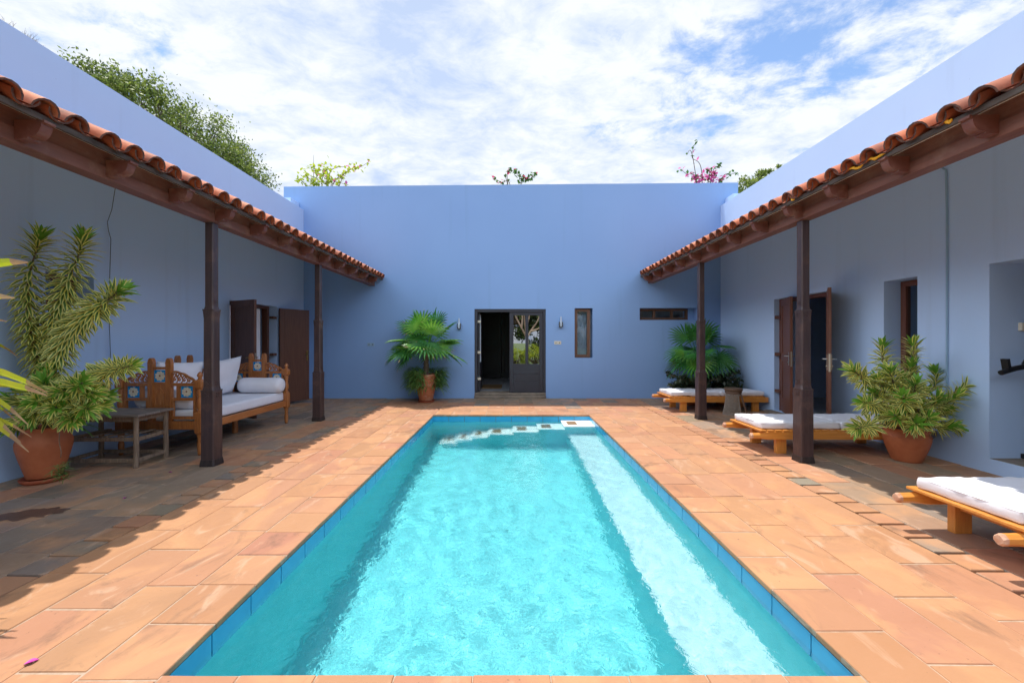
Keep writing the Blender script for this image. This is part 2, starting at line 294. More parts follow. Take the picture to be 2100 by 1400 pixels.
# ------------------------------------------------------------ mesh builder
class MB:
    def __init__(s): s.v = []; s.f = []; s.m = []; s.s = []; s.c = []
    def add(s, vs, fs, mi=0, sm=False, col=None):
        k = len(s.v); s.v += [tuple(p) for p in vs]
        for f in fs: s.f.append(tuple(k + i for i in f)); s.m.append(mi); s.s.append(sm); s.c.append(col)
    def box(s, x0, x1, y0, y1, z0, z1, mi=0):
        vs = [(x, y, z) for z in (z0, z1) for x, y in ((x0, y0), (x1, y0), (x1, y1), (x0, y1))]
        s.add(vs, [(3, 2, 1, 0), (4, 5, 6, 7), (0, 1, 5, 4), (1, 2, 6, 5), (2, 3, 7, 6), (3, 0, 4, 7)], mi)
    def bar(s, a, b, w, h, mi=0, up=V((0, 0, 1))):
        a = V(a); b = V(b); d = (b - a).normalized(); sd = d.cross(up)
        if sd.length < .01: sd = V((1, 0, 0))
        sd.normalize(); u = sd.cross(d)
        vs = [p + sd * (i * w / 2) + u * (j * h / 2) for p in (a, b) for i, j in ((-1, -1), (1, -1), (1, 1), (-1, 1))]
        s.add(vs, [(0, 1, 2, 3), (7, 6, 5, 4), (0, 4, 5, 1), (1, 5, 6, 2), (2, 6, 7, 3), (3, 7, 4, 0)], mi)
    def prism(s, poly, o, u, v, n, t, mi=0, mside=None):
        o, u, v, n = V(o), V(u), V(v), V(n); k = len(poly)
        a = [o + u * p[0] + v * p[1] for p in poly]; b = [p + n * t for p in a]
        s.add(a + b, [tuple(range(k - 1, -1, -1)), tuple(range(k, 2 * k))], mi)
        s.add(a + b, [(i, (i + 1) % k, k + (i + 1) % k, k + i) for i in range(k)], mi if mside is None else mside)
    def tube(s, pts, rad, n=8, mi=0, sm=True, cap=True):
        pts = [V(p) for p in pts]
        if isinstance(rad, (int, float)): rad = [rad] * len(pts)
        vs = []; up = V((.13, .37, .92))
        for i, p in enumerate(pts):
            d = (pts[min(i + 1, len(pts) - 1)] - pts[max(i - 1, 0)]).normalized()
            if abs(d.dot(up)) > .95: up = V((1, .2, .1))
            a = d.cross(up).normalized(); b = d.cross(a)
            up = -b if False else up
            vs += [p + (a * math.cos(2 * math.pi * j / n) + b * math.sin(2 * math.pi * j / n)) * rad[i] for j in range(n)]
        fs = [(i * n + j, i * n + (j + 1) % n, (i + 1) * n + (j + 1) % n, (i + 1) * n + j) for i in range(len(pts) - 1) for j in range(n)]
        s.add(vs, fs, mi, sm)
        if cap: s.add(vs[:n], [tuple(range(n))], mi); s.add(vs[-n:], [tuple(range(n - 1, -1, -1))], mi)
    def lathe(s, prof, c=(0, 0, 0), n=32, mi=0, sm=True, sx=1, sy=1):
        vs = [(c[0] + r * math.cos(2 * math.pi * j / n) * sx, c[1] + r * math.sin(2 * math.pi * j / n) * sy, c[2] + z) for r, z in prof for j in range(n)]
        fs = [(i * n + j, i * n + (j + 1) % n, (i + 1) * n + (j + 1) % n, (i + 1) * n + j) for i in range(len(prof) - 1) for j in range(n)]
        s.add(vs, fs, mi, sm)
    def square(s, prof, c=(0, 0), ch=.2, mi=0):          # prof: (half width, z); chamfered square section
        vs = []
        for q in prof:
            h, z = q[0], q[1]; cc = h * (q[2] if len(q) > 2 else ch)
            vs += [(c[0] + x, c[1] + y, z) for x, y in ((h, -h + cc), (h, h - cc), (h - cc, h), (-h + cc, h), (-h, h - cc), (-h, -h + cc), (-h + cc, -h), (h - cc, -h))]
        k = len(prof)
        s.add(vs, [(i * 8 + j, i * 8 + (j + 1) % 8, (i + 1) * 8 + (j + 1) % 8, (i + 1) * 8 + j) for i in range(k - 1) for j in range(8)], mi)
        s.add(vs[:8], [tuple(range(7, -1, -1))], mi); s.add(vs[-8:], [tuple(range(8))], mi)
    def leaf(s, p, d, up, L, w, droop=.3, mats=(0,), seg=4, fold=.25, prof=None, tip=None):
        p = V(p); d = V(d).normalized(); up = V(up)
        st = L / seg; rows = []
        for i in range(seg + 1):
            t = i / seg
            sd = d.cross(up)
            if sd.length < .05: sd = d.cross(V((.3, .9, .1)))
            sd.normalize(); nn = sd.cross(d)
            ww = w * (prof(t) if prof else max(.06, math.sin(math.pi * (t * .86 + .1)) ** .8)) if i < seg else w * .03
            if len(mats) > 1 and mats[1] is not None:
                rows.append([p - sd * ww + nn * ww * fold, p - sd * ww * .45 + nn * ww * fold * .4, p + sd * ww * .45 + nn * ww * fold * .4, p + sd * ww + nn * ww * fold])
            else: rows.append([p - sd * ww + nn * ww * fold, V(p), p + sd * ww + nn * ww * fold])
            p = p + d * st; d = (d + V((0, 0, -1)) * droop * st / L * 2.0 * (.4 + t)).normalized()
        k = len(rows[0]); vs = [q for r in rows for q in r]
        for i in range(seg):
            for j in range(k - 1):
                mi = mats[0] if k == 3 else (mats[0] if j == 1 else mats[1])
                if tip is not None and i == seg - 1: mi = tip
                a = i * k + j
                s.f.append(tuple(len(s.v) + q for q in (a, a + 1, a + k + 1, a + k))); s.m.append(mi); s.s.append(False); s.c.append(None)
        s.v += [tuple(q) for q in vs]
    def build(s, name, mats, parent=None, off=None, bevel=0, weld=False, seg=2, smooth=False):
        me = bpy.data.meshes.new(name)
        o3 = V(off) if off is not None else V((0, 0, 0))
        me.from_pydata([(p[0] - o3.x, p[1] - o3.y, p[2] - o3.z) for p in s.v], [], s.f)
        if not isinstance(mats, (list, tuple)): mats = [mats]
        for m in mats: me.materials.append(M[m] if isinstance(m, str) else m)
        me.polygons.foreach_set('material_index', s.m)
        me.polygons.foreach_set('use_smooth', [bool(x) or smooth for x in s.s])
        if any(c is not None for c in s.c):
            ca = me.color_attributes.new('tint', 'FLOAT_COLOR', 'CORNER'); d = []
            for p, c in zip(me.polygons, s.c):
                for _ in range(p.loop_total): d += [*(c or (.5, .3, .2)), 1]
            ca.data.foreach_set('color', d)
        if weld:
            bm = bmesh.new(); bm.from_mesh(me); bmesh.ops.remove_doubles(bm, verts=bm.verts, dist=1e-5)
            bmesh.ops.recalc_face_normals(bm, faces=bm.faces); bm.to_mesh(me); bm.free()
        me.update()
        o = bpy.data.objects.new(name, me); COL.objects.link(o)
        if parent: o.parent = parent
        elif off is not None: o.location = off
        if bevel:
            b = o.modifiers.new('bevel', 'BEVEL'); b.width = bevel; b.segments = seg; b.limit_method = 'ANGLE'; b.angle_limit = R(40)
        return o
def tag(o, label=None, cat=None, group=None, kind=None):
    if label: o['label'] = label
    if cat: o['category'] = cat
    if group: o['group'] = group
    if kind: o['kind'] = kind
    return o
def thing(name, label, cat, loc=(0, 0, 0), rz=0, group=None):
    o = bpy.data.objects.new(name, None); COL.objects.link(o); o.location = loc; o.rotation_euler = (0, 0, rz)
    o.empty_display_size = .2
    return tag(o, label, cat, group)
def kids(o): return [c for c in COL.objects if c.parent == o]
def dup(o, parent=None):
    c = o.copy(); COL.objects.link(c); c.parent = parent
    for k in kids(o): dup(k, c)
    return c
def soft_box(mb, x0, x1, y0, y1, z0, z1, r=.03, n=(14, 8, 3), amp=.004, fr=5, mi=0, seed=0):
    c = V(((x0 + x1) / 2, (y0 + y1) / 2, (z0 + z1) / 2)); h = V(((x1 - x0) / 2, (y1 - y0) / 2, (z1 - z0) / 2)); r = min(r, min(h) * .98)
    inn = h - V((r, r, r))
    def P(a):
        q = V([max(-inn[i], min(inn[i], a[i])) for i in range(3)]); e = a - q
        e = e.normalized() if e.length > 1e-9 else V((0, 0, 1))
        p = q + e * r
        return c + p + e * amp * (noise.noise((c + p) * fr + V((seed, 0, 0))) + .5 * noise.noise((c + p) * fr * 2.7 + V((seed, 5, 0))))
    for ax in range(3):
        u, v_ = (ax + 1) % 3, (ax + 2) % 3; nu, nv = n[u] + 2, n[v_] + 2
        def gr(k, i, cnt):                     # put rows at the rounded border
            if i == 0: return -h[k]
            if i == cnt: return h[k]
            return -inn[k] - r * .35 + (2 * inn[k] + r * .7) * (i - 1) / (cnt - 2)
        for sg in (-1, 1):
            vs = []
            for i in range(nu + 1):
                for j in range(nv + 1):
                    a = V((0, 0, 0)); a[ax] = sg * h[ax]; a[u] = gr(u, i, nu); a[v_] = gr(v_, j, nv); vs.append(P(a))
            fs = [(i * (nv + 1) + j, (i + 1) * (nv + 1) + j, (i + 1) * (nv + 1) + j + 1, i * (nv + 1) + j + 1) for i in range(nu) for j in range(nv)]
            if sg < 0: fs = [f[::-1] for f in fs]
            mb.add(vs, fs, mi, True)
def clampi(a, lo, hi): return max(lo, min(hi, a))
def spl(pts, n=6):                                     # Catmull-Rom through points
    pts = [V(p) for p in pts]; out = []
    for i in range(len(pts) - 1):
        p0, p1, p2, p3 = pts[max(i - 1, 0)], pts[i], pts[i + 1], pts[min(i + 2, len(pts) - 1)]
        for k in range(n):
            t = k / n
            out.append(.5 * ((2 * p1) + (p2 - p0) * t + (2 * p0 - 5 * p1 + 4 * p2 - p3) * t * t + (3 * p1 - p0 - 3 * p2 + p3) * t ** 3))
    out.append(pts[-1]); return out

# ------------------------------------------------------------ ground and paving
PX, PY0, PY1 = 1.53, 1.717, 7.79
g = MB()
G = [(-200, -200), (200, -200), (200, 200), (-200, 200)]; H = [(-1.6, 1.6), (1.6, 1.6), (1.6, 7.9), (-1.6, 7.9)]
g.add([(x, y, -.16) for x, y in G + H], [(i, (i + 1) % 4, 4 + (i + 1) % 4, 4 + i) for i in range(4)])
tag(g.build('ground', 'grass'), kind='structure')
mo = MB()
D0, D1 = 2.895, 3.135
for a, b_, c, d in ((-5.6, -D1, -3.6, 10.02), (-D0, -1.55, -3.6, 10.02), (1.55, D0, -3.6, 10.02), (D1, 6.4, -3.6, 10.02), (-1.55, 1.55, -3.6, PY0 - .02), (-1.55, 1.55, PY1 + .02, 10.02)):
    mo.box(a, b_, c, d, -.158, -.0045)
for a in ((-1.549, -1.519, PY0 - .019, PY1 + .019), (1.519, 1.549, PY0 - .019, PY1 + .019), (-1.518, 1.518, PY0 - .019, PY0 + .011), (-1.518, 1.518, PY1 - .011, PY1 + .019)): mo.box(*a, -.0295, -.004)
tag(mo.build('mortar_bed', 'mortar'), kind='structure')
ch = MB()
for s_ in (-1, 1):
    a, b_ = sorted((s_ * D0, s_ * D1)); ch.box(a, b_, -3.6, 10.02, -.156, -.12)
tag(ch.build('drain_channel', 'slot'), kind='structure')
pv = MB()
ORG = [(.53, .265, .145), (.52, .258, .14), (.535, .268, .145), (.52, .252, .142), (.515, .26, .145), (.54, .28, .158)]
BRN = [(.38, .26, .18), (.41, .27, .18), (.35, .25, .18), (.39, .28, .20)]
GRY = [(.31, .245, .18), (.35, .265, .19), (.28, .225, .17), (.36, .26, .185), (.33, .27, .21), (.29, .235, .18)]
rp = random.Random(3)
def slab(x0, x1, y0, y1, col, gap=.0032, thick=.03, jit=.003):
    x0 += gap; x1 -= gap; y0 += gap + .0015; y1 -= gap + .0015
    j = lambda: rp.uniform(-jit, jit)
    c = [(x0 + j(), y0 + j()), (x1 + j(), y0 + j()), (x1 + j(), y1 + j()), (x0 + j(), y1 + j())]
    cx_, cy_ = (x0 + x1) / 2, (y0 + y1) / 2; b = .003
    inn = [(x + (b if x < cx_ else -b), y + (b if y < cy_ else -b)) for x, y in c]
    h = rp.uniform(-.0015, .0025); tilt = [h + rp.uniform(-.0012, .0012) for _ in range(4)]
    vs = [(x, y, -thick) for x, y in c] + [(x, y, h - .005) for x, y in c] + [(x, y, tilt[i]) for i, (x, y) in enumerate(inn)]
    fs = [(0, 1, 5, 4), (1, 2, 6, 5), (2, 3, 7, 6), (3, 0, 4, 7), (4, 5, 9, 8), (5, 6, 10, 9), (6, 7, 11, 10), (7, 4, 8, 11), (8, 9, 10, 11)]
    k = .81 * rp.uniform(.94, 1.05)
    pv.add(vs, fs, 0, False, tuple(clampi(q * k + rp.uniform(-.008, .008), .01, .9) for q in col))
def lane(x0, x1, y0, y1, Lmin, Lmax, pick, phase=0):
    y = y0 - rp.uniform(0, Lmin) * phase
    while y < y1 - .02:
        L = rp.uniform(Lmin, Lmax); e = min(y + L, y1)
        if y1 - e < .12: e = y1
        slab(x0, x1, max(y, y0), e, pick(y)); y = e
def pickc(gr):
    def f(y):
        g_ = gr + (.35 if y > 8.9 else 0)  # far rows turn greyer, the rear wall's shade put into the slab colour
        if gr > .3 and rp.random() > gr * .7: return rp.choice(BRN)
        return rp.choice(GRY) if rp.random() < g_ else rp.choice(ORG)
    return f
for s_ in (-1, 1):
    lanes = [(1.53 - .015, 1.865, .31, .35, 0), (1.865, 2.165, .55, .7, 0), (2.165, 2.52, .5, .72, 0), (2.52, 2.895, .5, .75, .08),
             (3.135, 3.48, .5, .75, .5), (3.48, 3.85, .5, .75, .65), (3.85, 4.2, .5, .75, .7), (4.2, 4.56, .45, .75, .75), (4.56, 4.9, .5, .75, .75), (4.9, 5.25 if s_ > 0 else 5.22, .5, .75, .8)]  # lanes under the roofs: grey-brown stone plus shade put into the colour
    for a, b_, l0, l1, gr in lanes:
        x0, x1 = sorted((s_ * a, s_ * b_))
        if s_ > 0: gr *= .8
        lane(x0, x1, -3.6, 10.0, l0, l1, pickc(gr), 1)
    x0, x1 = sorted((s_ * D0, s_ * D1)); k = 0; y = -3.5 + (.045 if s_ > 0 else 0)
    while y < 9.9:
        gp = .014 if rp.random() < .8 else .006
        slab(x0, x1, y, y + .213, rp.choice(GRY if rp.random() < (.55 if s_ < 0 else .10) else ORG), gap=gp, thick=.03); y += .213
for i in range(9):
    x0 = -1.515 + i * .3367; x1 = x0 + .3367
    slab(x0, x1, PY1 - .015, PY1 + .33, rp.choice(ORG)); lane(x0, x1, PY1 + .33, 10.0, .32, .62, lambda y: rp.choice(GRY) if rp.random() < (.95 if y > 8.75 else .12) else rp.choice(ORG), 0)  # far slabs greyed too, with rear wall shade in their colour
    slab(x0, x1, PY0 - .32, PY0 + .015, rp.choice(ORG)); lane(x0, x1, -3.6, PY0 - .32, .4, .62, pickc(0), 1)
slab(5.25, 6.4, 2.2, 4.375, GRY[0]) if False else None
tag(pv.build('paving', 'pave'), kind='structure')
wt = MB(); pts = []
for k in range(60):
    a = 2 * math.pi * k / 60; rr = 1 + .75 * noise.noise(V((math.cos(a) * 2.2, math.sin(a) * 2.2, 4))) + .25 * noise.noise(V((math.cos(a) * 7, math.sin(a) * 7, 2)))
    pts.append((-4.02 + .36 * rr * math.cos(a) * .55 + .10 * math.sin(a), 3.32 + .13 * rr * math.sin(a), .0045))
wt.add(pts, [tuple(range(60))])
tag(wt.build('wet_patch', 'wet'), kind='structure')

# ------------------------------------------------------------ pool
ZW, ZF, ZL = -.125, -1.42, -.68
pb = MB(); T = .25
pb.box(-PX - T, -PX, PY0 - T, PY1 + T, ZF, -.031); pb.box(PX, PX + T, PY0 - T, PY1 + T, ZF, -.031)
pb.box(-PX, PX, PY0 - T, PY0, ZF, -.031); pb.box(-PX, PX, PY1, PY1 + T, ZF, -.031); pb.box(-PX - T, PX + T, PY0 - T, PY1 + T, ZF - .2, ZF - .001)
basin = tag(pb.build('pool_basin', 'poolpaint'), kind='structure')
lb = MB(); lb.box(1.03, PX - .001, PY0 + .001, PY1 - .53, ZF, ZL); bo = lb.build('bench_ledge', 'poolpaint', basin)
lb = MB(); lb.box(1.028, PX - .001, PY0 + .001, PY1 - .53, ZL + .001, ZL + .02); lb.build('seat_top', 'ledgewhite', bo)
tb = MB()
def trow(o, u, nrm, length, n):
    o, u, nrm = V(o), V(u), V(nrm); st = length / n
    for i in range(n):
        a = o + u * (i * st + .004); b = o + u * ((i + 1) * st - .004)
        for q, (z0, z1) in enumerate(((-.185, -.036),)):
            vs = [V((p.x, p.y, z)) + nrm * t for t in (0, .008) for p, z in ((a, z0), (b, z0), (b, z1), (a, z1))]
            tb.add(vs, [(0, 1, 2, 3), (7, 6, 5, 4), (0, 4, 5, 1), (1, 5, 6, 2), (2, 6, 7, 3), (3, 7, 4, 0)])
trow((-PX + .002, PY0, 0), (0, 1, 0), (1, 0, 0), PY1 - PY0, 20); trow((PX - .002, PY0, 0), (0, 1, 0), (-1, 0, 0), PY1 - PY0, 20)
trow((-PX, PY1 - .002, 0), (1, 0, 0), (0, -1, 0), 2 * PX, 10); trow((-PX, PY0 + .002, 0), (1, 0, 0), (0, 1, 0), 2 * PX, 10)
tb.build('tile_band', 'pooltile', basin, weld=True)
gb = MB()
for a in ((-PX, -PX + .004, PY0, PY1), (PX - .004, PX, PY0, PY1), (-PX + .004, PX - .004, PY1 - .004, PY1), (-PX + .004, PX - .004, PY0, PY0 + .004)): gb.box(*a, -.184, -.037)
gb.build('grout_band', 'grout', basin)
gb = MB()
for a in ((-PX, -PX + .013, PY0, PY1), (PX - .013, PX, PY0, PY1), (-PX + .013, PX - .013, PY1 - .013, PY1), (-PX + .013, PX - .013, PY0, PY0 + .013)): gb.box(*a, -.034, -.0305)
gb.build('coping_line', 'coping_dark', basin)  # thin dark strip under the coping edge, above the tile band
sx = [(.98, 1.53), (.50, .98), (.04, .50), (-.42, .04), (-.72, -.42), (-1.0, -.72), (-1.27, -1.0)]
for i, (a, b_) in enumerate(sx):
    zt = -.108 - i * .182; sm = MB()
    sm.box(a + (.001 if i else 0), b_ - .002, PY1 - .50, PY1 - .009, (ZF if i else ZF), zt - .035)
    so_ = sm.build('step', 'poolpaint', basin)
    s2 = MB(); s2.box(a - .02, b_ - .004, PY1 - .54, PY1 - .011, zt - .034, zt)
    s2.build('tread', 'stepwhite', so_, bevel=.006)
    s3 = MB(); w_ = b_ - a; s3.box(a + .08 * w_ + .02, a + .08 * w_ + (.2 if w_ > .4 else .13), PY1 - .42, PY1 - .12, zt + .0005, zt + .004)
    s3.build('inlay', 'stepbrown', so_)
# water body with real ripples
def hw(x, y):
    n_ = noise.noise
    q = .009 * n_(V((x * 1.9, y * 1.3, 0))) + .0038 * n_(V((x * 5.5 + y * 1.5, y * 4.2, 3))) + .0011 * n_(V((x * 12 - y * 3, y * 10, 7))) + .0008 * n_(V((x * 26, y * 22, 9)))
    for cx_, cy_, ph in ((-.72, 3.0, .3), (.55, 3.1, 1.0), (-.95, 5.2, 2.0)):          # rings around the inlets
        r_ = math.hypot(x - cx_, y - cy_); q += .0028 * math.sin(r_ * 24 + ph) * math.exp(-r_ * 1.6)
    return q
wm = MB(); N1, N2 = 230, 460; vs = []
X0, X1, Y0, Y1 = -PX - .01, PX + .01, PY0 - .01, PY1 + .01
for j in range(N2 + 1):
    for i in range(N1 + 1):
        x = X0 + (X1 - X0) * i / N1; y = Y0 + (Y1 - Y0) * j / N2; vs.append((x, y, ZW + hw(x, y)))
fs = [(j * (N1 + 1) + i, j * (N1 + 1) + i + 1, (j + 1) * (N1 + 1) + i + 1, (j + 1) * (N1 + 1) + i) for j in range(N2) for i in range(N1)]
nf = len(fs)
ring = list(range(N1 + 1)) + [j * (N1 + 1) + N1 for j in range(1, N2 + 1)] + [N2 * (N1 + 1) + i for i in range(N1 - 1, -1, -1)] + [j * (N1 + 1) for j in range(N2 - 1, 0, -1)]
k = len(vs); vs += [(vs[r][0], vs[r][1], ZF - .05) for r in ring]; n_ = len(ring)
fs += [(ring[i], k + i, k + (i + 1) % n_, ring[(i + 1) % n_]) for i in range(n_)] + [tuple(k + i for i in range(n_ - 1, -1, -1))]
wm.add(vs, fs); wm.s = [i < nf for i in range(len(fs))]
wo_ = tag(wm.build('pool_water', 'water'), kind='structure')
wo_.cycles.is_caustics_caster = True                       # sunlight refracted by the real ripples
for q in [basin] + kids(basin) + [c for k_ in kids(basin) for c in kids(k_)]: q.cycles.is_caustics_receiver = True

# ------------------------------------------------------------ walls with openings
def wall_grid(mb, P, u0, u1, z0, z1, t, holes, ztop=None):
    """P(u, d, z) -> point; d = depth into the wall. holes: (ua, ub, za, zb, depth)"""
    us = sorted({u0, u1, *[q for h in holes for q in h[:2]]}); zs = sorted({z0, z1, *[q for h in holes for q in h[2:4]]})
    zt = ztop or (lambda u, z: z)
    for i in range(len(us) - 1):
        for j in range(len(zs) - 1):
            cu, cz = (us[i] + us[i + 1]) / 2, (zs[j] + zs[j + 1]) / 2
            if any(h[0] < cu < h[1] and h[2] < cz < h[3] for h in holes): continue
            for d in (0, t):
                q = [P(us[i], d, zt(us[i], zs[j])), P(us[i + 1], d, zt(us[i + 1], zs[j])), P(us[i + 1], d, zt(us[i + 1], zs[j + 1])), P(us[i], d, zt(us[i], zs[j + 1]))]
                mb.add(q, [(0, 1, 2, 3)])
    for a, b_, c, d_ in [(u0, u1, z0, z1)] + [h[:4] for h in holes]:
        q = [(a, c), (b_, c), (b_, d_), (a, d_)]
        for e in range(4):
            (ua, za), (ub, zb) = q[e], q[(e + 1) % 4]
            mb.add([P(ua, 0, zt(ua, za)), P(ub, 0, zt(ub, zb)), P(ub, t, zt(ub, zb)), P(ua, t, zt(ua, za))], [(0, 1, 2, 3)])
def leaf_door(name, parent, loc, rz, W, Hh, mt, panels=((.12, .45), (.52, .94)), th=.045, handle=None, flip=1, off=(0, 0, 0)):
    """a door leaf: hinge on the local z axis, leaf along +x"""
    mb = MB(); st = .10
    mb.box(0, W, -th / 2 + .012, th / 2 - .012, 0, Hh)
    for y0, y1 in ((-th / 2, -th / 2 + .0115), (th / 2 - .0115, th / 2)):
        mb.box(0, st, y0, y1, 0, Hh); mb.box(W - st, W, y0, y1, 0, Hh)
        zs = [0] + [q * Hh for p in panels for q in p] + [Hh]
        for i in range(0, len(zs), 2): mb.box(st + .001, W - st - .001, y0, y1, zs[i], zs[i + 1])
    o = mb.build(name, mt, parent); o.location = V(loc) - V(off); o.rotation_euler = (0, 0, rz)
    b = o.modifiers.new('bevel', 'BEVEL'); b.width = .003; b.segments = 2
    if handle:
        h = MB()
        for s_ in (-1, 1):
            y = s_ * (th / 2 + .003)
            h.box(W - .075, W - .035, min(y, y + s_ * .005), max(y, y + s_ * .005), .92, 1.16)
            h.tube([(W - .055, y, 1.09), (W - .055, y + s_ * .045, 1.09), (W - .07, y + s_ * .055, 1.09), (W - .15, y + s_ * .05, 1.085)], .009, 8)
            h.tube([(W - .055, y, .98), (W - .055, y + s_ * .02, .98)], .012, 10)
        h.build('handle', handle, o)
        h = MB(); h.box(W - .001, W + .003, -.012, .012, .90, 1.17); h.box(W + .002, W + .006, -.006, .006, .97, 1.02); h.box(W + .002, W + .006, -.006, .006, 1.06, 1.10)
        h.build('lock_plate', 'steel', o)
    return o

# ---- rear wing
rear = thing('rear_wing', 'tall blue plastered rear wing with the glazed double door, closing the pool court', 'building', (0, 10.0, 0))
RO = (0, 10.0, 0)
holes = [(-.93, .863, .0, 2.24), (1.585, 2.04, 1.015, 2.26), (3.22, 4.65, 1.965, 2.265)]
mb = MB()
wall_grid(mb, lambda u, d, z: (u, 10.0 + d, z), -5.72, 5.69, -.15, 5.36, .45, holes, lambda u, z: z + (u / 5.7) * .05 if z > 5 else z)
mb.build('wall', 'wall', rear, RO, weld=True)
mb = MB()                                   # outer shell of the wing
mb.box(-5.72, -5.5, 10.451, 15.4, -.15, 5.3); mb.box(5.47, 5.69, 10.451, 15.4, -.15, 5.3); mb.box(-5.499, 5.469, 15.2, 15.4, -.15, 5.3)
mb.build('outer_wall', 'wall', rear, RO)
mb = MB(); mb.box(-5.499, 5.469, 10.451, 15.199, 4.3, 4.5); mb.build('roof', 'screed', rear, RO)
mb = MB()                                   # entrance hall
mb.box(-1.7, -1.6, 10.452, 14.0, 0, 3); mb.box(1.6, 1.7, 10.452, 14.0, 0, 3); mb.box(-1.7, 1.7, 14.001, 14.1, 0, 3); mb.box(-1.7, 1.7, 10.452, 14.1, 3.001, 3.1)
mb.build('hall_wall', 'inner', rear, RO)
mb = MB(); mb.box(-1.599, 1.599, 10.40, 14.0, 0, .135); mb.build('hall_floor', 'floor_in', rear, RO)
mb = MB(); mb.box(-1.15, -.35, 13.93, 13.98, .137, 2.45); mb.box(-.34, .45, 13.93, 13.98, .137, 2.45)
for x in (-1.05, -.24): mb.box(x, x + .6, 13.915, 13.929, .3, 1.1); mb.box(x, x + .6, 13.915, 13.929, 1.25, 2.3)
mb.build('inner_door', 'navy', rear, RO, bevel=.006)
mb = MB(); mb.box(-.93, .863, 9.93, 10.40, .0015, .075); mb.box(-.929, .862, 9.985, 10.40, .0755, .135); mb.build('door_step', 'stone', rear, RO, bevel=.012)
df = MB()
for a, b_ in ((-.928, -.86), (.80, .861)): df.box(a, b_, 10.02, 10.14, .137, 2.238)
df.box(-.859, .799, 10.02, 10.14, 2.165, 2.238); df.build('door_frame', 'black', rear, RO, bevel=.004)
gl = MB()                                   # closed glazed leaf
x0, x1 = -.05, .795; z0, z1 = .142, 2.16; y0, y1 = 10.05, 10.095
gl.box(x0, x0 + .10, y0, y1, z0, z1); gl.box(x1 - .095, x1, y0, y1, z0, z1); gl.box(x0 + .101, x1 - .096, y0, y1, 2.085, z1)
gl.box(.352, .425, y0, y1, .86, 2.084); gl.box(x0 + .101, x1 - .096, y0, y1, z0, .42); gl.box(x0 + .101, x1 - .096, y0 + .006, y1, .421, .60); gl.box(x0 + .101, x1 - .096, y0, y1, .604, .859)
glo = gl.build('glazed_door', 'black', rear, RO, bevel=.004)
p = MB(); p.box(x0 + .101, .351, 10.07, 10.078, .86, 2.084); p.build('pane', 'mirror', glo, RO)
p = MB(); p.box(.426, x1 - .096, 10.07, 10.078, .86, 2.084); p.build('pane', 'mirror', glo, RO)
ol = MB(); ol.box(-.855, -.81, 10.15, 10.99, .142, 2.16)                 # open leaf turned into the hall
olo = ol.build('open_door', 'black', rear, RO, bevel=.004)
for z in (.45, 1.12, 1.9): h = MB(); h.box(-.858, -.78, 10.10, 10.148, z, z + .06); h.build('hinge', 'plastic', olo, RO)
h = MB(); h.box(-.809, -.79, 10.2, 10.35, .9, 2.1); h.build('curtain', 'curtain', olo, RO)
def window(parent, off, u0, u1, z0, z1, P, d, fw, mt, glass='glass', bars=(), sill=False):
    """frame set d into a reveal; P as in wall_grid"""
    mb = MB()
    def bx(m_, ua, ub, za, zb, da, db):
        a = [P(u, dd, z) for z in (za, zb) for u, dd in ((ua, da), (ub, da), (ub, db), (ua, db))]
        m_.add(a, [(3, 2, 1, 0), (4, 5, 6, 7), (0, 1, 5, 4), (1, 2, 6, 5), (2, 3, 7, 6), (3, 0, 4, 7)])
    e = .002
    bx(mb, u0 + e, u0 + fw, z0 + e, z1 - e, d, d + .07); bx(mb, u1 - fw, u1 - e, z0 + e, z1 - e, d, d + .07)
    bx(mb, u0 + fw, u1 - fw, z1 - fw, z1 - e, d, d + .07); bx(mb, u0 + fw, u1 - fw, z0 + e, z0 + fw, d, d + .07)
    for b_ in bars: bx(mb, b_ - .03, b_ + .03, z0 + fw, z1 - fw, d + .005, d + .065)
    o = mb.build('window', mt, parent, off, weld=True)
    mb = MB(); bx(mb, u0 + fw, u1 - fw, z0 + fw, z1 - fw, d + .03, d + .036); mb.build('pane', glass, o, off)
    return o
PR = lambda u, d, z: (u, 10.0 + d, z)
wn = window(rear, RO, 1.59, 1.985, 1.02, 2.255, PR, .07, .075, 'winwood')
c = MB(); c.box(1.60, 2.03, 10.46, 10.47, .9, 2.3)
cv = MB(); pr = [(1.60 + .43 * i / 40, 10.22 + .012 * math.sin(i * 1.7)) for i in range(41)]
cv.add([(x, y, z) for x, y in pr for z in (1.02, 2.25)], [(2 * i, 2 * i + 2, 2 * i + 3, 2 * i + 1) for i in range(40)], 0, True); cv.build('curtain', 'curtain', wn, RO)
window(rear, RO, 3.225, 4.50, 1.97, 2.26, PR, .16, .06, 'winwood', bars=(3.64, 4.09))
c = MB(); c.box(4.502, 4.648, 10.16, 10.44, 1.966, 2.264); c.build('reveal', 'wall', rear, RO)
c = MB(); c.box(1.4, 5.2, 11.0, 11.1, .5, 2.9); c.build('room_partition', 'inner', rear, RO)

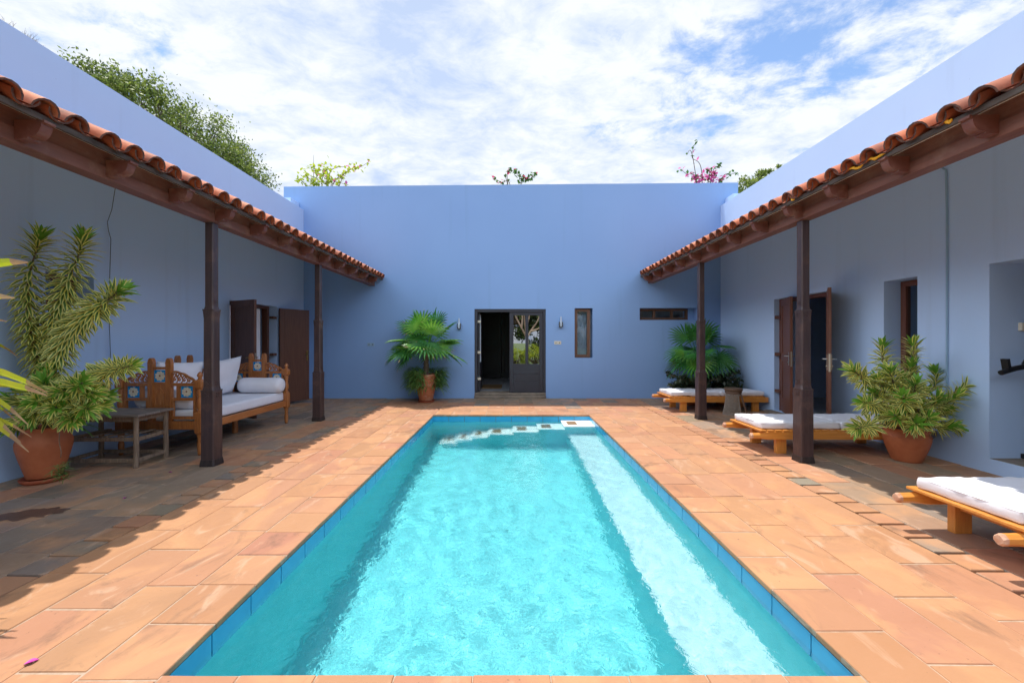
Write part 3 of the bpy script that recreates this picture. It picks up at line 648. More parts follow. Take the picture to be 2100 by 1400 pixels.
# ---- side wings
def side_wing(s_, X, ztop, name, label, holes):
    o = thing(name, label, 'building', (s_ * X, 4.0, 0)); off = (s_ * X, 4.0, 0)
    P = lambda u, d, z: (s_ * (X + d), u, z)
    mb = MB(); wall_grid(mb, P, -3.2, 9.998, -.15, ztop, .47, holes); mb.build('wall', 'wall_side', o, off, weld=True)
    mb = MB(); a, b_ = sorted((s_ * (X + .471), s_ * (X + 4.4)))
    mb.box(a, b_, -3.2, -3.0, -.15, ztop - .3); mb.box(a, b_, 9.8, 9.998, -.15, ztop - .3)
    a2, b2 = sorted((s_ * (X + 4.2), s_ * (X + 4.4))); mb.box(a2, b2, -2.999, 9.799, -.15, ztop - .3); mb.build('outer_wall', 'wall_side', o, off)
    mb = MB(); a, b_ = sorted((s_ * (X + .471), s_ * (X + 4.199))); mb.box(a, b_, -2.999, 9.799, 3.6, 3.8); mb.build('roof', 'screed', o, off)
    mb = MB(); mb.box(a, b_, -2.999, 9.799, -.15, .05); mb.build('room_floor', 'floor_in', o, off)
    a, b_ = sorted((s_ * (X + .11), s_ * (X + .40)))
    mb = MB(); mb.box(a, b_, 9.62, 9.997, ztop + .001, ztop + .17); mb.build('coping_block', 'wall_side', o, off, bevel=.008)
    return o, off, P
LX, RX = 5.22, 5.25
left, LO, PL = side_wing(-1, LX, 4.73, 'left_wing', 'low blue wing left of the pool with open brown doors behind the white daybed', [(7.37, 8.87, .03, 2.2), (4.46, 4.98, 1.86, 2.235)])
right, RRO, PRr = side_wing(1, RX, 4.83, 'right_wing', 'low blue wing right of the pool with a tall window and a wide recess', [(6.59, 7.96, .06, 2.27), (5.15, 5.615, .72, 2.28), (2.6, 4.375, .155, 2.29)])
# left door
def door_frame(parent, off, P, u0, u1, z0, z1, d, mt, fw=.06):
    mb = MB()
    def bx(ua, ub, za, zb):
        a = [P(u, dd, z) for z in (za, zb) for u, dd in ((ua, d), (ub, d), (ub, d + .12), (ua, d + .12))]
        mb.add(a, [(3, 2, 1, 0), (4, 5, 6, 7), (0, 1, 5, 4), (1, 2, 6, 5), (2, 3, 7, 6), (3, 0, 4, 7)])
    bx(u0 + .002, u0 + fw, z0, z1 - .002); bx(u1 - fw, u1 - .002, z0, z1 - .002); bx(u0 + fw + .001, u1 - fw - .001, z1 - fw, z1 - .002)
    return mb.build('door_frame', mt, parent, off, weld=True)
fr = door_frame(left, LO, PL, 7.372, 8.74, .03, 2.198, .10, 'door')
cv = MB(); pr = [(-5.40 + .015 * math.sin(i * 1.9), 7.46 + 1.08 * i / 50) for i in range(51)]
cv.add([(x, y, z) for x, y in pr for z in (.08, 2.12)], [(2 * i, 2 * i + 2, 2 * i + 3, 2 * i + 1) for i in range(50)], 0, True); cv.build('curtain', 'cloth', left, LO)
for z in (1.12, 1.93): hb = MB(); hb.box(-5.31, -5.225, 8.735, 8.865, z, z + .05); hb.build('hinge_strap', 'door', fr, LO)
leaf_door('door_leaf', left, (-5.16, 8.86, .055), math.atan2(.62, .335), .70, 2.11, 'door', panels=(), handle='brass', off=LO)
leaf_door('door_leaf', left, (-5.21, 7.42, .055), math.atan2(-.30, .63), .70, 2.13, 'door', panels=((.1, .44), (.5, .94)), handle='brass', off=LO)
window(left, LO, 4.465, 4.975, 1.865, 2.23, PL, .22, .06, 'doorred')
# right door
fr = door_frame(right, RRO, PRr, 6.592, 7.958, .06, 2.268, .10, 'doorred')
for z in (.42, 1.15, 1.88): hb = MB(); hb.box(5.26, 5.36, 7.80, 7.99, z, z + .06); hb.build('hinge_strap', 'door', fr, RRO)
leaf_door('door_leaf', right, (5.30, 7.80, .08), math.atan2(-.70, -.30), .72, 2.16, 'doorred', handle='steel', off=RRO)
leaf_door('door_leaf', right, (5.235, 6.59, .08), math.atan2(-.60, -.45), .74, 2.17, 'doorred', handle='steel', off=RRO)
mb = MB(); mb.box(5.10, 5.245, 6.5, 8.05, .002, .055); mb.build('threshold', 'stone', right, RRO, bevel=.01)
window(right, RRO, 5.155, 5.61, .725, 2.275, PRr, .23, .075, 'doorred')
mb = MB(); mb.box(5.255, 8.2, 2.602, 4.373, .06, .158); mb.build('recess_floor', 'stone', right, RRO)
mb = MB(); mb.box(5.722, 7.4, 4.376, 4.5, .06, 2.6); mb.box(7.4, 7.5, 2.3, 4.5, .06, 2.6); mb.build('passage_wall', 'wall_side', right, RRO)

# ------------------------------------------------------------ verandas
def make_post(parent, x, y, ztop):
    mb = MB()
    mb.square([(.076, .075, .12), (.075, .80, .12), (.077, .86, .16), (.070, .875, .2), (.063, .915, .24), (.062, 1.0, .28), (.0615, 1.70, .3), (.065, 1.79, .2), (.056, 1.815, .2), (.050, 1.85, .24), (.049, 2.0, .22), (.048, ztop, .18)])
    for z, hw_ in ((.82, .0765), (.955, .0625), (1.755, .0635), (1.90, .0495)):           # carved rosettes
        for ax in range(4):
            c_, s_ = [(1, 0), (0, 1), (-1, 0), (0, -1)][ax]; r_ = hw_ * .42
            o = V((c_ * (hw_ + .0005), s_ * (hw_ + .0005), z)); u = V((-s_, c_, 0)); n = V((c_, s_, 0))
            for q in range(4):
                a = q * math.pi / 2 + math.pi / 4
                poly = [(math.cos(a) * r_ * .15, math.sin(a) * r_ * .15), (math.cos(a - .45) * r_ * .8, math.sin(a - .45) * r_ * .8), (math.cos(a) * r_ * 1.25, math.sin(a) * r_ * 1.25), (math.cos(a + .45) * r_ * .8, math.sin(a + .45) * r_ * .8)]
                mb.prism(poly, o, u, (0, 0, 1), n, .004)
    o = mb.build('post', 'post', parent, bevel=.003); o.location = (x, y, 0)
    for z, h_ in ((.868, .071), (1.803, .059)):
        rp_ = MB(); q = 10
        for ax in range(4):
            c_, s_ = [(1, 0), (0, 1), (-1, 0), (0, -1)][ax]
            for i in range(q):
                t = -h_ + (i + .5) * 2 * h_ / q; cc = V((c_ * h_ * 1.03 - s_ * t, s_ * h_ * 1.03 + c_ * t, z)); dd = V((-s_, c_, 1.2)).normalized() * .011
                rp_.tube([cc - dd, cc, cc + dd], [.003, .0065, .003], 5)
        rp_.build('rope_carving', 'post', o)
    b = MB(); b.square([(.088, .001, .15), (.086, .03, .15), (.080, .075, .15)]); b.build('plinth', 'postbase', o)
    return o
def veranda(s_, XB, dz, posts, c0, csp, t0, tsp, name, label, Xw):
    o = thing(name, label, 'veranda', (s_ * XB, 5.5, 0)); off = (s_ * XB, 5.5, 0)
    X = lambda x: s_ * x
    Y0, Y1 = .9, 9.995
    def bx(m_, xa, xb, ya, yb, za, zb, mi=0):
        a, b_ = sorted((X(xa), X(xb))); m_.box(a, b_, ya, yb, za + dz, zb + dz, mi)
    mb = MB(); bx(mb, XB - .07, XB + .07, Y0, Y1, 2.815, 2.925); mb.build('beam', 'beam', o, off, bevel=.006)
    mb = MB(); bx(mb, XB - .055, XB + .055, Y0, Y1, 2.927, 3.07); mb.build('wall_plate', 'beam', o, off, bevel=.004)
    ze, zw_ = 3.0, 3.86; xe = 3.265; sl_ = (zw_ - ze) / (Xw - xe)
    mb = MB(); a = [(xe, ze), (Xw - .003, zw_), (Xw - .003, zw_ - .03), (xe, ze - .03)]
    mb.prism(a, (0, Y0, dz), (s_, 0, 0), (0, 0, 1), (0, 1, 0), Y1 - Y0); mb.build('roof_deck', 'bounce_deck', o, off)
    mb = MB(); bx(mb, xe - .028, xe - .004, Y0, Y1, ze - .035, ze + .008); mb.build('fascia', 'fascia', o, off, bevel=.003)
    # carved rafter ends
    prof = [(0, 0), (.225, 0), (.225, -.022), (.20, -.026), (.20, -.045)] + [(.195 - .075 * (1 - math.cos(t)) - .0, -.045 - .085 * math.sin(t)) for t in [i * math.pi / 2 / 6 for i in range(1, 7)]] + [(.10, -.130), (.10, -.150), (.0, -.152)]
    prof = [(XB - .071 - p[0] * .93, 2.972 + p[1] * .88) for p in prof]
    k = 0
    while c0 + k * csp < Y1 - .1:
        y = c0 + k * csp; k += 1
        if y < Y0: continue
        mb = MB(); mb.prism(prof, (0, y, dz), (s_, 0, 0), (0, 0, 1), (0, 1, 0), .07); mb.build('rafter_end', 'corbel', o, off, bevel=.003)
    # barrel tiles
    mb = MB(); rt = random.Random(5 + s_); D = V((s_, 0, sl_)).normalized(); N = V((-s_ * sl_, 0, 1)).normalized()
    L = math.hypot(Xw - xe, zw_ - ze); rows = 5; rl = L / rows + .045
    def barrel(p, r0, r1, ln, up, mi, rim, yaw=0, th=.013):
        Dd = (D + V((0, yaw, 0))).normalized(); W_ = V((0, 1, 0)); vs = []; q = 9
        for t in (0, 1):
            r_ = (r0, r1)[t]; c_ = p + Dd * ln * t
            for rr in (r_, r_ - th):
                for j in range(q):
                    a = math.pi * j / (q - 1); vs.append(c_ + W_ * math.cos(a) * rr * 1.0 + N * math.sin(a) * rr * up)
        def id_(t, io, j): return t * 2 * q + io * q + j
        fo = [(id_(0, 0, j), id_(0, 0, j + 1), id_(1, 0, j + 1), id_(1, 0, j)) for j in range(q - 1)]
        fi = [(id_(0, 1, j + 1), id_(0, 1, j), id_(1, 1, j), id_(1, 1, j + 1)) for j in range(q - 1)]
        fe = [(id_(0, 0, j + 1), id_(0, 0, j), id_(0, 1, j), id_(0, 1, j + 1)) for j in range(q - 1)] + [(id_(1, 0, j), id_(1, 0, j + 1), id_(1, 1, j + 1), id_(1, 1, j)) for j in range(q - 1)]
        fs_ = [(id_(0, 0, 0), id_(1, 0, 0), id_(1, 1, 0), id_(0, 1, 0)), (id_(1, 0, q - 1), id_(0, 0, q - 1), id_(0, 1, q - 1), id_(1, 1, q - 1))]
        mb.add(vs, fo + fi, mi, True); mb.add(vs, fe + fs_, rim)
    base = V((X(xe), 0, ze + dz))
    k = -9
    while t0 + k * tsp < Y1 - .05:
        y = t0 + k * tsp; k += 1
        if y < Y0 + .08: continue
        for r_ in range(rows):
            d0 = -.075 + r_ * (L / rows) + rt.uniform(-.02, .02)
            wy = rt.uniform(-.05, .05) * (1 if r_ else 1.0)
            barrel(base + D * d0 + V((0, y + rt.uniform(-.006, .006), 0)) + N * (.042 + r_ * .001 + .0), .086, .074, rl, 1.02, *((lambda q: (q, 1 if r_ == 0 else q))(rt.choice((0, 0, 2, 0, 3)))), wy)
            barrel(base + D * (d0 + .03 * (r_ == 0)) + V((0, y + tsp / 2 + rt.uniform(-.006, .006), 0)) + N * (.092 + r_ * .001), .082, .088, rl, -.95, 0, 1 if r_ == 0 else 0, rt.uniform(-.01, .01))
    mb.build('roof_tiles', ['tilec', 'rim', 'tilec2', 'tilec3'], o, off)
    mb = MB(); bx(mb, Xw - .10, Xw - .002, Y0, Y1, zw_ + .0, zw_ + .14); mb.build('wall_flashing', 'wall_side', o, off)
    for y in posts: make_post(o, 0, y - 5.5, 2.813 + dz)
    return o, off
vl, _ = veranda(-1, 3.5, 0, (4.65, 7.22, 2.07), 2.745 - .62, .62, 2.505, .21, 'veranda', 'tiled veranda roof on dark carved posts, left of the pool over the daybed', LX)
vr, vro = veranda(1, 3.5, .065, (4.78, 7.36, 2.2), 2.80 - .63, .63, 2.46, .2147, 'veranda', 'tiled veranda roof on dark carved posts, right of the pool over the white loungers', RX)
rr_ = random.Random(9)
for y, L_ in ((3.44, .17), (3.66, .16), (2.92, .05), (4.55, .05)):
    pts = [(3.232 + rr_.uniform(-.008, .004), y + L_ * i / 5, 3.075 + rr_.uniform(-.01, .006) - .012 * math.sin(i)) for i in range(6)]
    cm = MB(); cm.tube(pts, [.006, .013, .010, .015, .011, .006], 7); cm.build('yellow_sealant', 'caulk', vr, vro)

# ------------------------------------------------------------ wall fittings
def tube_thing(name, label, cat, pts, r, mt, n=8):
    p0 = V(pts[-1]); m_ = MB(); m_.tube(pts, r, n); o = m_.build(name, mt, None, p0); return tag(o, label, cat)
tube_thing('cable', 'thin loose grey cable hanging down the left veranda wall above the daybed', 'cable',
           [at(237, 380, 5.02), at(229, 430, 5.08), at(220, 455, 5.11), at(222, 472, 5.13), at(227, 490, 5.14), at(225, 560, 5.135), at(223, 640, 5.13), at(226, 720, 5.14), at(227, 800, 5.14)], .004, 'wire', 6)
tube_thing('conduit_pipe', 'pale blue vertical conduit pipe on the right veranda wall beside the tall window', 'pipe',
           [(5.15, 4.92, 3.58), (5.215, 4.84, 3.56), (5.238, 4.80, 3.50), (5.238, 4.79, 3.0), (5.238, 4.79, 2.0), (5.238, 4.79, .72)], .011, 'pipe')
def sconce(x, z, label):
    o = thing('wall_lamp', label, 'wall lamp', (x, 10.0, z), 0, 'glass chimney lamps beside the rear door')
    mb = MB(); mb.box(-.045, .045, -.012, -.001, -.02, .12); mb.box(-.04, .04, -.10, -.013, -.02, -.008); mb.box(-.045, -.035, -.10, -.013, -.007, .10); mb.box(.035, .045, -.10, -.013, -.007, .10)
    mb.build('bracket', 'bowl', o)
    mb = MB(); mb.lathe([(.026, 0), (.032, .05), (.028, .12), (.018, .17), (.018, .25)], (0, -.057, -.005), 16); mb.build('glass_chimney', 'tglass', o)
    return o
sconce(-1.31, 1.76, 'small glass chimney wall lamp above the left palm, left of the rear door')
sconce(1.235, 1.80, 'small glass chimney wall lamp between the rear door and the tall narrow window')
def socket(loc, rz, label, mt='plastic', n=2):
    o = thing('wall_socket', label, 'wall socket', loc, rz)
    for i in range(n):
        x = (i - (n - 1) / 2) * .088
        mb = MB(); mb.box(x - .042, x + .042, -.011, -.001, -.042, .042); p = mb.build('plate', mt, o, bevel=.003)
        mb = MB(); mb.tube([(x, -.0115, 0), (x, -.014, 0)], .013, 12); mb.build('hole', 'darkhole', p)
    return o
socket((-3.53, 10, 1.35), 0, 'pale blue double wall socket left of the potted palm on the rear wall', 'pipe')
socket((1.16, 10, 1.395), 0, 'cream double wall socket between the rear door and the narrow window')
o = thing('light_switch', 'cream switch box inside the recess of the right wing above the black handlebar', 'switch', (5.62, 4.374, 1.60))
mb = MB(); mb.box(-.06, .06, -.035, -.001, -.045, .045); mb.build('box', 'plastic', o, bevel=.006)
mb = MB(); mb.box(.02, .05, -.041, -.0355, -.03, .03); mb.build('rocker', 'darkhole', o, bevel=.002)
# handlebar machine standing in the recess
o = thing('exercise_bike', 'black handlebar of an exercise machine standing in the recess of the right wing', 'exercise machine', (5.62, 4.02, .158))
mb = MB(); mb.tube([(0, 0, .05), (.0, .0, 1.04)], .03, 12); mb.bar((-.12, 0, .03), (.28, 0, .03), .07, .05); mb.bar((0, -.35, .03), (0, .35, .03), .07, .05); mb.build('frame', 'rubber', o, bevel=.004)
mb = MB(); mb.tube([(-.52, .13, .955), (-.36, .14, 1.0), (-.18, .12, 1.04), (0, 0, 1.05), (.2, -.12, 1.04), (.40, -.16, .98)], [.026, .027, .03, .04, .03, .026], 12); mb.build('handlebar', 'rubber', o)
mb = MB(); mb.bar((-.45, .135, .985), (-.47, .135, 1.10), .06, .03); mb.build('phone_holder', 'rubber', o)
mb = MB(); mb.lathe([(0, -.05), (.06, -.04), (.075, 0), (.06, .04), (0, .05)], (-.20, .12, 1.05), 14); mb.build('clamp_knob', 'rubber', o)
mb = MB(); soft_box(mb, -.12, .12, -.42, -.18, .82, .90, .035, (4, 4, 2), 0); mb.build('saddle', 'rubber', o, weld=True)
mb = MB(); mb.tube([(0, -.30, .03), (0, -.30, .83)], .02, 10); mb.build('saddle_post', 'rubber', o)
o = thing('door_mat', 'brown coir mat on the hall floor just inside the rear door', 'door mat', (-.55, 11.3, .136))
mb = MB(); mb.box(-.28, .28, -.45, .45, .001, .018); mb.build('mat_body', 'mat', o, bevel=.005)

# ------------------------------------------------------------ sun loungers
def make_lounger(L=2.12):
    o = thing('sun_lounger', '', 'sun lounger', (0, 0, 0), 0, 'sun loungers along the right veranda')
    for s_ in (-1, 1):
        mb = MB(); y = s_ * .325; n = 16; secs = []
        for i in range(n + 1):                         # rail with shaped handle
            x = [0, .012, .03, .08, .125, .16, .20, .24, .32][i] if i < 9 else .32 + (L - .32) * (i - 8) / (n - 8)
            tt = min(1, max(0, (x - .10) / .14)); tt = tt * tt * (3 - 2 * tt)
            hh = .036 + .014 * tt; zc_ = .238 + .0 * tt + .012 * (1 - tt) * 0 + .008 * tt; rr = .018 * (1 - tt) + .003
            if i == 0: hh *= .8
            hwid = .031 if i else .026
            secs.append([(x, y + a, zc_ + b_) for a, b_ in ((-hwid, -hh + rr), (-hwid + rr, -hh), (hwid - rr, -hh), (hwid, -hh + rr), (hwid, hh - rr), (hwid - rr, hh), (-hwid + rr, hh), (-hwid, hh - rr))])
        vs = [p for q in secs for p in q]
        mb.add(vs, [(i * 8 + j, i * 8 + (j + 1) % 8, (i + 1) * 8 + (j + 1) % 8, (i + 1) * 8 + j) for i in range(2, n) for j in range(8)], 0)
        mb.add(vs, [(i * 8 + j, i * 8 + (j + 1) % 8, (i + 1) * 8 + (j + 1) % 8, (i + 1) * 8 + j) for i in range(0, 2) for j in range(8)], 1)
        mb.add(secs[0], [tuple(range(7, -1, -1))], 1); mb.add(secs[-1], [tuple(range(8))], 0)
        mb.build('rail', ['lounge', 'loungend'], o, weld=True)
    k = 0; x = .115
    while x < L - .06:
        mb = MB(); mb.box(x, x + .075, -.36, .36, .2975, .3175); mb.build('slat', 'loungeleg' if False else 'lounge', o, bevel=.003); x += .098; k += 1
    for x, w_ in ((.36, .13), (L - .28, .13)):
        for s_ in (-1, 1):
            mb = MB(); a, b_ = sorted((s_ * .29, s_ * .235)); mb.box(x, x + w_, a, b_, .001, .2965)
            mb.build('leg', 'loungeleg', o, bevel=.004)
        mb = MB(); mb.box(x + .03, x + .08, -.234, .234, .18, .25); mb.build('cross_brace', 'lounge', o, bevel=.004)
    return o
def make_mattress(seed, split=1.16):
    o = thing('lounger_mattress', '', 'mattress', (0, 0, 0), 0, 'white mattresses on the loungers')
    mb = MB(); soft_box(mb, .15, split, -.315, .315, .3195, .405, .022, (26, 14, 3), .010, 9, seed=seed); fs_ = mb.build('foot_section', 'cloth', o, weld=True)
    mb = MB(); mb.tube([(.158, -.307, .396), (split - .008, -.307, .396)], .004, 6); mb.tube([(.158, -.307, .396), (.153, 0, .396), (.158, .307, .396)], .004, 6); mb.build('piping', 'cloth', fs_)
    mb = MB(); soft_box(mb, split + .008, 2.07, -.315, .315, .3195, .408, .022, (22, 14, 3), .010, 9, seed=seed + 9); mb.build('head_section', 'cloth', o, weld=True)
    mb = MB()
    for y in (-.2, .2): mb.bar((split - .03, y, .4085), (split + .05, y + .004, .4095), .025, .003)
    mb.build('tie', 'cloth', o)
    return o
lg = make_lounger(); mt1 = make_mattress(0)
for i, (x, y, rz, l1, l2) in enumerate([(2.965, 2.75, 0, 'orange wooden sun lounger nearest the camera, at the right edge of the court', 'white mattress on the nearest lounger at the right edge, half in sun'),
        (3.04, 5.40, R(-.5), 'orange wooden sun lounger behind the near right post, beside the croton pot', 'creased white mattress on the lounger behind the near right post'),
        (3.09, 8.42, R(.3), 'orange wooden sun lounger farthest back, against the rear wall palm', 'white mattress on the farthest lounger beside the woven stool')]):
    a = lg if i == 0 else dup(lg); b_ = mt1 if i == 0 else make_mattress(20 * i)
    for q in (a, b_): q.location = (x, y, 0); q.rotation_euler.z = rz
    a['label'] = l1; b_['label'] = l2

# ------------------------------------------------------------ stool
o = thing('stool', 'round topped wooden stool with a pale woven leg panel, in front of the farthest lounger', 'stool', (4.36, 7.83, 0))
mb = MB(); mb.lathe([(0, .455), (.11, .457), (.145, .46), (.163, .475), (.168, .50), (.160, .518), (.13, .512), (0, .505)], n=28); mb.lathe([(.13, .40), (.15, .43), (.15, .458), (0, .458)], n=24); mb.build('seat', 'stool', o)
def arc_panel(mb, a0, a1, lattice):
    n, m_ = 18, 16; z0, z1 = .003, .43
    def P_(i, j, e=0):
        t = j / m_; a = a0 + (a1 - a0) * i / n; r = .195 - .065 * math.sin(t * math.pi / 2) + e; return V((r * math.cos(a), r * math.sin(a), z0 + (z1 - z0) * t))
    if lattice:
        for i in range(n + 1): mb.tube([P_(i, j) for j in range(m_ + 1)], .0045 if i not in (0, n) else .014, 5)
        for j in range(m_ + 1): mb.tube([P_(i, j, .001) for i in range(n + 1)], .0055 if j not in (0, m_) else .014, 5)
        for i in range(0, n, 1):
            for j in range(m_):
                if (i + j) % 2: mb.tube([P_(i, j), P_(i + 1, j + 1)], .004, 4, cap=False)
    else:
        vs = [P_(i, j, e) for e in (0, -.02) for i in range(n + 1) for j in range(m_ + 1)]
        mb.add(vs, [(i * (m_ + 1) + j, (i + 1) * (m_ + 1) + j, (i + 1) * (m_ + 1) + j + 1, i * (m_ + 1) + j + 1) for i in range(n) for j in range(m_)], 0, True)
mb = MB(); arc_panel(mb, R(175), R(285), True); mb.build('woven_leg', 'lattice', o)
for a in (R(330), R(70)):
    mb = MB(); c_, s_ = math.cos(a), math.sin(a); mb.bar((c_ * .12, s_ * .12, .44), (c_ * .235, s_ * .235, .004), .07, .03, up=V((c_, s_, 0))); mb.build('leg', 'stool', o, bevel=.004)

# ------------------------------------------------------------ weathered table
o = thing('side_table', 'weathered grey wooden side table beside the big terracotta pot', 'table', (-4.68, 4.74, 0), R(0))
mb = MB()
for i in range(5): mb.box(-.46, .46, -.24 + i * .0965, -.24 + i * .0965 + .093, .583 + (i % 2) * .002, .608 + (i % 2) * .002)
mb.build('table_top', 'grey_top', o, bevel=.003)
for x, y in ((-.40, -.20), (.40, -.20), (-.40, .19), (.40, .19)):
    mb = MB(); mb.tube([(x, y, .001), (x + .004, y, .2), (x - .003, y + .003, .4), (x, y, .582)], [.028, .027, .026, .027], 8); mb.build('leg', 'grey_wood', o)
for z in (.08, .32):
    for a, b_ in (((-.40, -.20), (.40, -.20)), ((-.40, .19), (.40, .19)), ((-.40, -.20), (-.40, .19)), ((.40, -.20), (.40, .19))):
        mb = MB(); mb.bar((a[0], a[1], z), (b_[0], b_[1], z + .005), .022, .042); mb.build('stretcher', 'grey_wood', o, bevel=.003)
mb = MB()
for a, b_ in (((-.40, -.19), (.40, -.19)), ((-.40, .18), (.40, .18)), ((-.39, -.20), (-.39, .19)), ((.39, -.20), (.39, .19))): mb.bar((a[0], a[1], .55), (b_[0], b_[1], .55), .02, .055)
mb.build('apron', 'grey_wood', o, bevel=.003)
for i in range(4):
    mb = MB(); x = -.32 + i * .18; mb.bar((x, -.2, .352), (x + .03, .19, .352), .06, .014); mb.build('shelf_slat', 'grey_wood', o, bevel=.002)

# ------------------------------------------------------------ daybed
bedY0, bedY1, bedXf, bedXb = 5.05, 6.985, -3.95, -4.95
bed = thing('daybed', 'carved teak daybed with blue flower tiles against the left veranda wall', 'daybed', ((bedXf + bedXb) / 2, (bedY0 + bedY1) / 2, 0))
BO = tuple(bed.location)
cw, cl = (bedXf - bedXb), (bedY1 - bedY0)
def corner_post(x, y):
    mb = MB()
    mb.lathe([(0, .001), (.022, .001), (.026, .03), (.031, .10), (.030, .14), (.022, .185), (.032, .20), (.022, .215), (.033, .235), (.034, .262)], (0, 0, 0), 16)
    mb.square([(.030, .262, .5), (.043, .29, .12), (.043, .53, .12), (.030, .555, .5)])
    mb.lathe([(.022, .55), (.034, .565), (.022, .58), (.038, .62), (.040, .66), (.026, .72), (.022, .745), (.036, .758), (.024, .772), (.038, .80), (.030, .83)], (0, 0, 0), 16)
    mb.square([(.030, .832, .5), (.045, .858, .12), (.045, .93, .12), (.028, .958, .5)])
    mb.lathe([(.018, .955), (.026, .968), (.018, .980), (.030, .995), (.033, 1.012), (.022, 1.035), (.012, 1.05), (0, 1.056)], (0, 0, 0), 16)
    o = mb.build('corner_post', 'daywood', bed); o.location = (x - BO[0], y - BO[1], 0)
for x in (bedXf, bedXb):
    for y in (bedY0, bedY1): corner_post(x, y)
def flower_tile(parent, o, u, n, sz):
    """blue glazed tile centred at o"""
    o, u, n = V(o), V(u), V(n); v_ = V((0, 0, 1)); h = sz / 2
    mb = MB(); mb.prism([(-h, -h), (h, -h), (h, h), (-h, h)], o - n * .007, u, v_, n, .014, 0)
    for side in (1, -1):
        nn = n * side; rr = random.Random(int(sz * 1000) + side)
        for ring, (k_, r0, r1) in enumerate(((9, .18, .84), (7, .12, .50), (5, .05, .3))):
            for i in range(k_):
                a = 2 * math.pi * (i + ring * .5) / k_; c_ = V((math.cos(a), math.sin(a))); m0, m1 = r0 * h, r1 * h; wd = (m1) * math.sin(math.pi / k_) * .95
                p = [(c_.x * m0, c_.y * m0), (c_.x * m1 * .7 - c_.y * wd, c_.y * m1 * .7 + c_.x * wd), (c_.x * m1 - c_.y * wd * .4, c_.y * m1 + c_.x * wd * .4), (c_.x * m1 - -c_.y * wd * .4, c_.y * m1 + -c_.x * wd * .4), (c_.x * m1 * .7 + c_.y * wd, c_.y * m1 * .7 - c_.x * wd)]
                mb.prism(p, o + nn * (.0072 + ring * .0012 + i * .0001), u, v_, nn, .001, 1)
        mb.prism([(math.cos(t) * h * .5, math.sin(t) * h * .48) for t in [i * math.pi / 8 for i in range(16)]], o + nn * .0071, u, v_, nn, .0012, 1)
        p = [(math.cos(t) * h * .16, math.sin(t) * h * .16 + h * .05) for t in [i * math.pi / 5 for i in range(10)]]
        mb.prism(p, o + nn * .012, u, v_, nn, .001, 2)
    return mb.build('flower_tile', ['tile_blue', 'petal_w', 'centre'], parent, weld=True)
def carved_panel(name, o, u, n, half, zs=1.0):
    """a gabled carved panel: local u across, z up; o = centre at floor"""
    o, u, n = V(o) - V(BO), V(u), V(n); z_ = V((0, 0, 1)); mb = MB(); th = .036
    def bx(ua, ub, za, zb, t=th):
        mb.prism([(ua, za), (ub, za), (ub, zb), (ua, zb)], o - n * t / 2, u, z_, n, t)
    for s_ in (-1, 1):                                            # two centre posts with rounded heads
        c_ = s_ * .113
        bx(c_ - .033, c_ + .033, .43, 1.15, .05)
        prof = [(-.033, 1.151), (.033, 1.151), (.036, 1.165), (.030, 1.18), (.028, 1.20), (.016, 1.222), (0, 1.228), (-.016, 1.222), (-.028, 1.20), (-.030, 1.18), (-.036, 1.165)]
        mb.prism([(c_ + a, b_) for a, b_ in prof], o - n * .025, u, z_, n, .05)
    bx(-.079, .079, 1.085, 1.115); bx(-.079, .079, .895, .92); bx(-.079, .079, .585, .61)
    bx(-.079, .079, .611, .894, .018)                              # solid carved panel with pointed niche
    for s_ in (-1, 1):
        mb.tube([o + u * (s_ * .055) + z_ * .64 - n * .012, o + u * (s_ * .055) + z_ * .76 - n * .012, o + u * (s_ * .03) + z_ * .81 - n * .012, o + z_ * .85 - n * .012], .006, 6)
        mb.tube([o + u * (s_ * .055) + z_ * .64 + n * .012, o + u * (s_ * .055) + z_ * .76 + n * .012, o + u * (s_ * .03) + z_ * .81 + n * .012, o + z_ * .85 + n * .012], .006, 6)
    mb.tube([o + z_ * .64, o + z_ * .8], [.016, .004], 8)
    for s_ in (-1, 1):
        U = lambda a: s_ * a
        def sb(a, b_, c_, d_, t=th): bx(min(U(a), U(b_)), max(U(a), U(b_)), c_, d_, t)
        e = half - .035
        sb(.147, e, .875, .912, .045); sb(.147, e, .69, .725); sb(.147, e, .455, .49)         # rails
        sb(.215, .250, .726, .874); sb(e - .03, e, .491, .689); sb(e - .03, e, .726, .874); sb(.147, .170, .491, .689)
        # pierced arch
        n_ = 14; top = []; inn = []
        for i in range(n_ + 1):
            t = i / n_; a = .147 + (e - .147) * t; z = .985 + .075 * math.cos(t * math.pi / 2 * .9) - .07 * t * t
            z += .010 * abs(math.sin(t * math.pi * 3)); top.append((U(a), z)); inn.append((U(a), z - .022))
        mb.prism(top + inn[::-1], o - n * .015, u, z_, n, .03)
        for q in range(5):                                         # scroll work behind the rim
            t = (q + .5) / 5; a = .147 + (e - .147) * t; zt = .965 + .075 * math.cos(t * math.pi / 2 * .9) - .07 * t * t
            c0_ = o + u * U(a) + z_ * ((zt + .912) / 2 + .004); hh = (zt - .912) * .5
            if hh > .008:
                pts = [c0_ + u * (U(1) * (.030 * math.cos(w_) * (1 - .09 * w_))) + z_ * (hh * math.sin(w_) * (1 - .09 * w_)) for w_ in [i * .5 for i in range(13)]]
                mb.tube(pts, .0085, 6); mb.tube([c0_ - u * U(.035) - z_ * hh, c0_ + u * U(.03) + z_ * hh], .007, 6)
    po = mb.build(name, 'daywood', bed, bevel=.002)
    flower_tile(po, o + z_ * 1.0, u, n, .15)
    for s_ in (-1, 1): flower_tile(po, o + u * (s_ * (.250 + (half - .065 - .250) / 2)) + z_ * .80, u, n, min(.145, (half - .065 - .250) * .98))
    return po
mid = (bedXf + bedXb) / 2
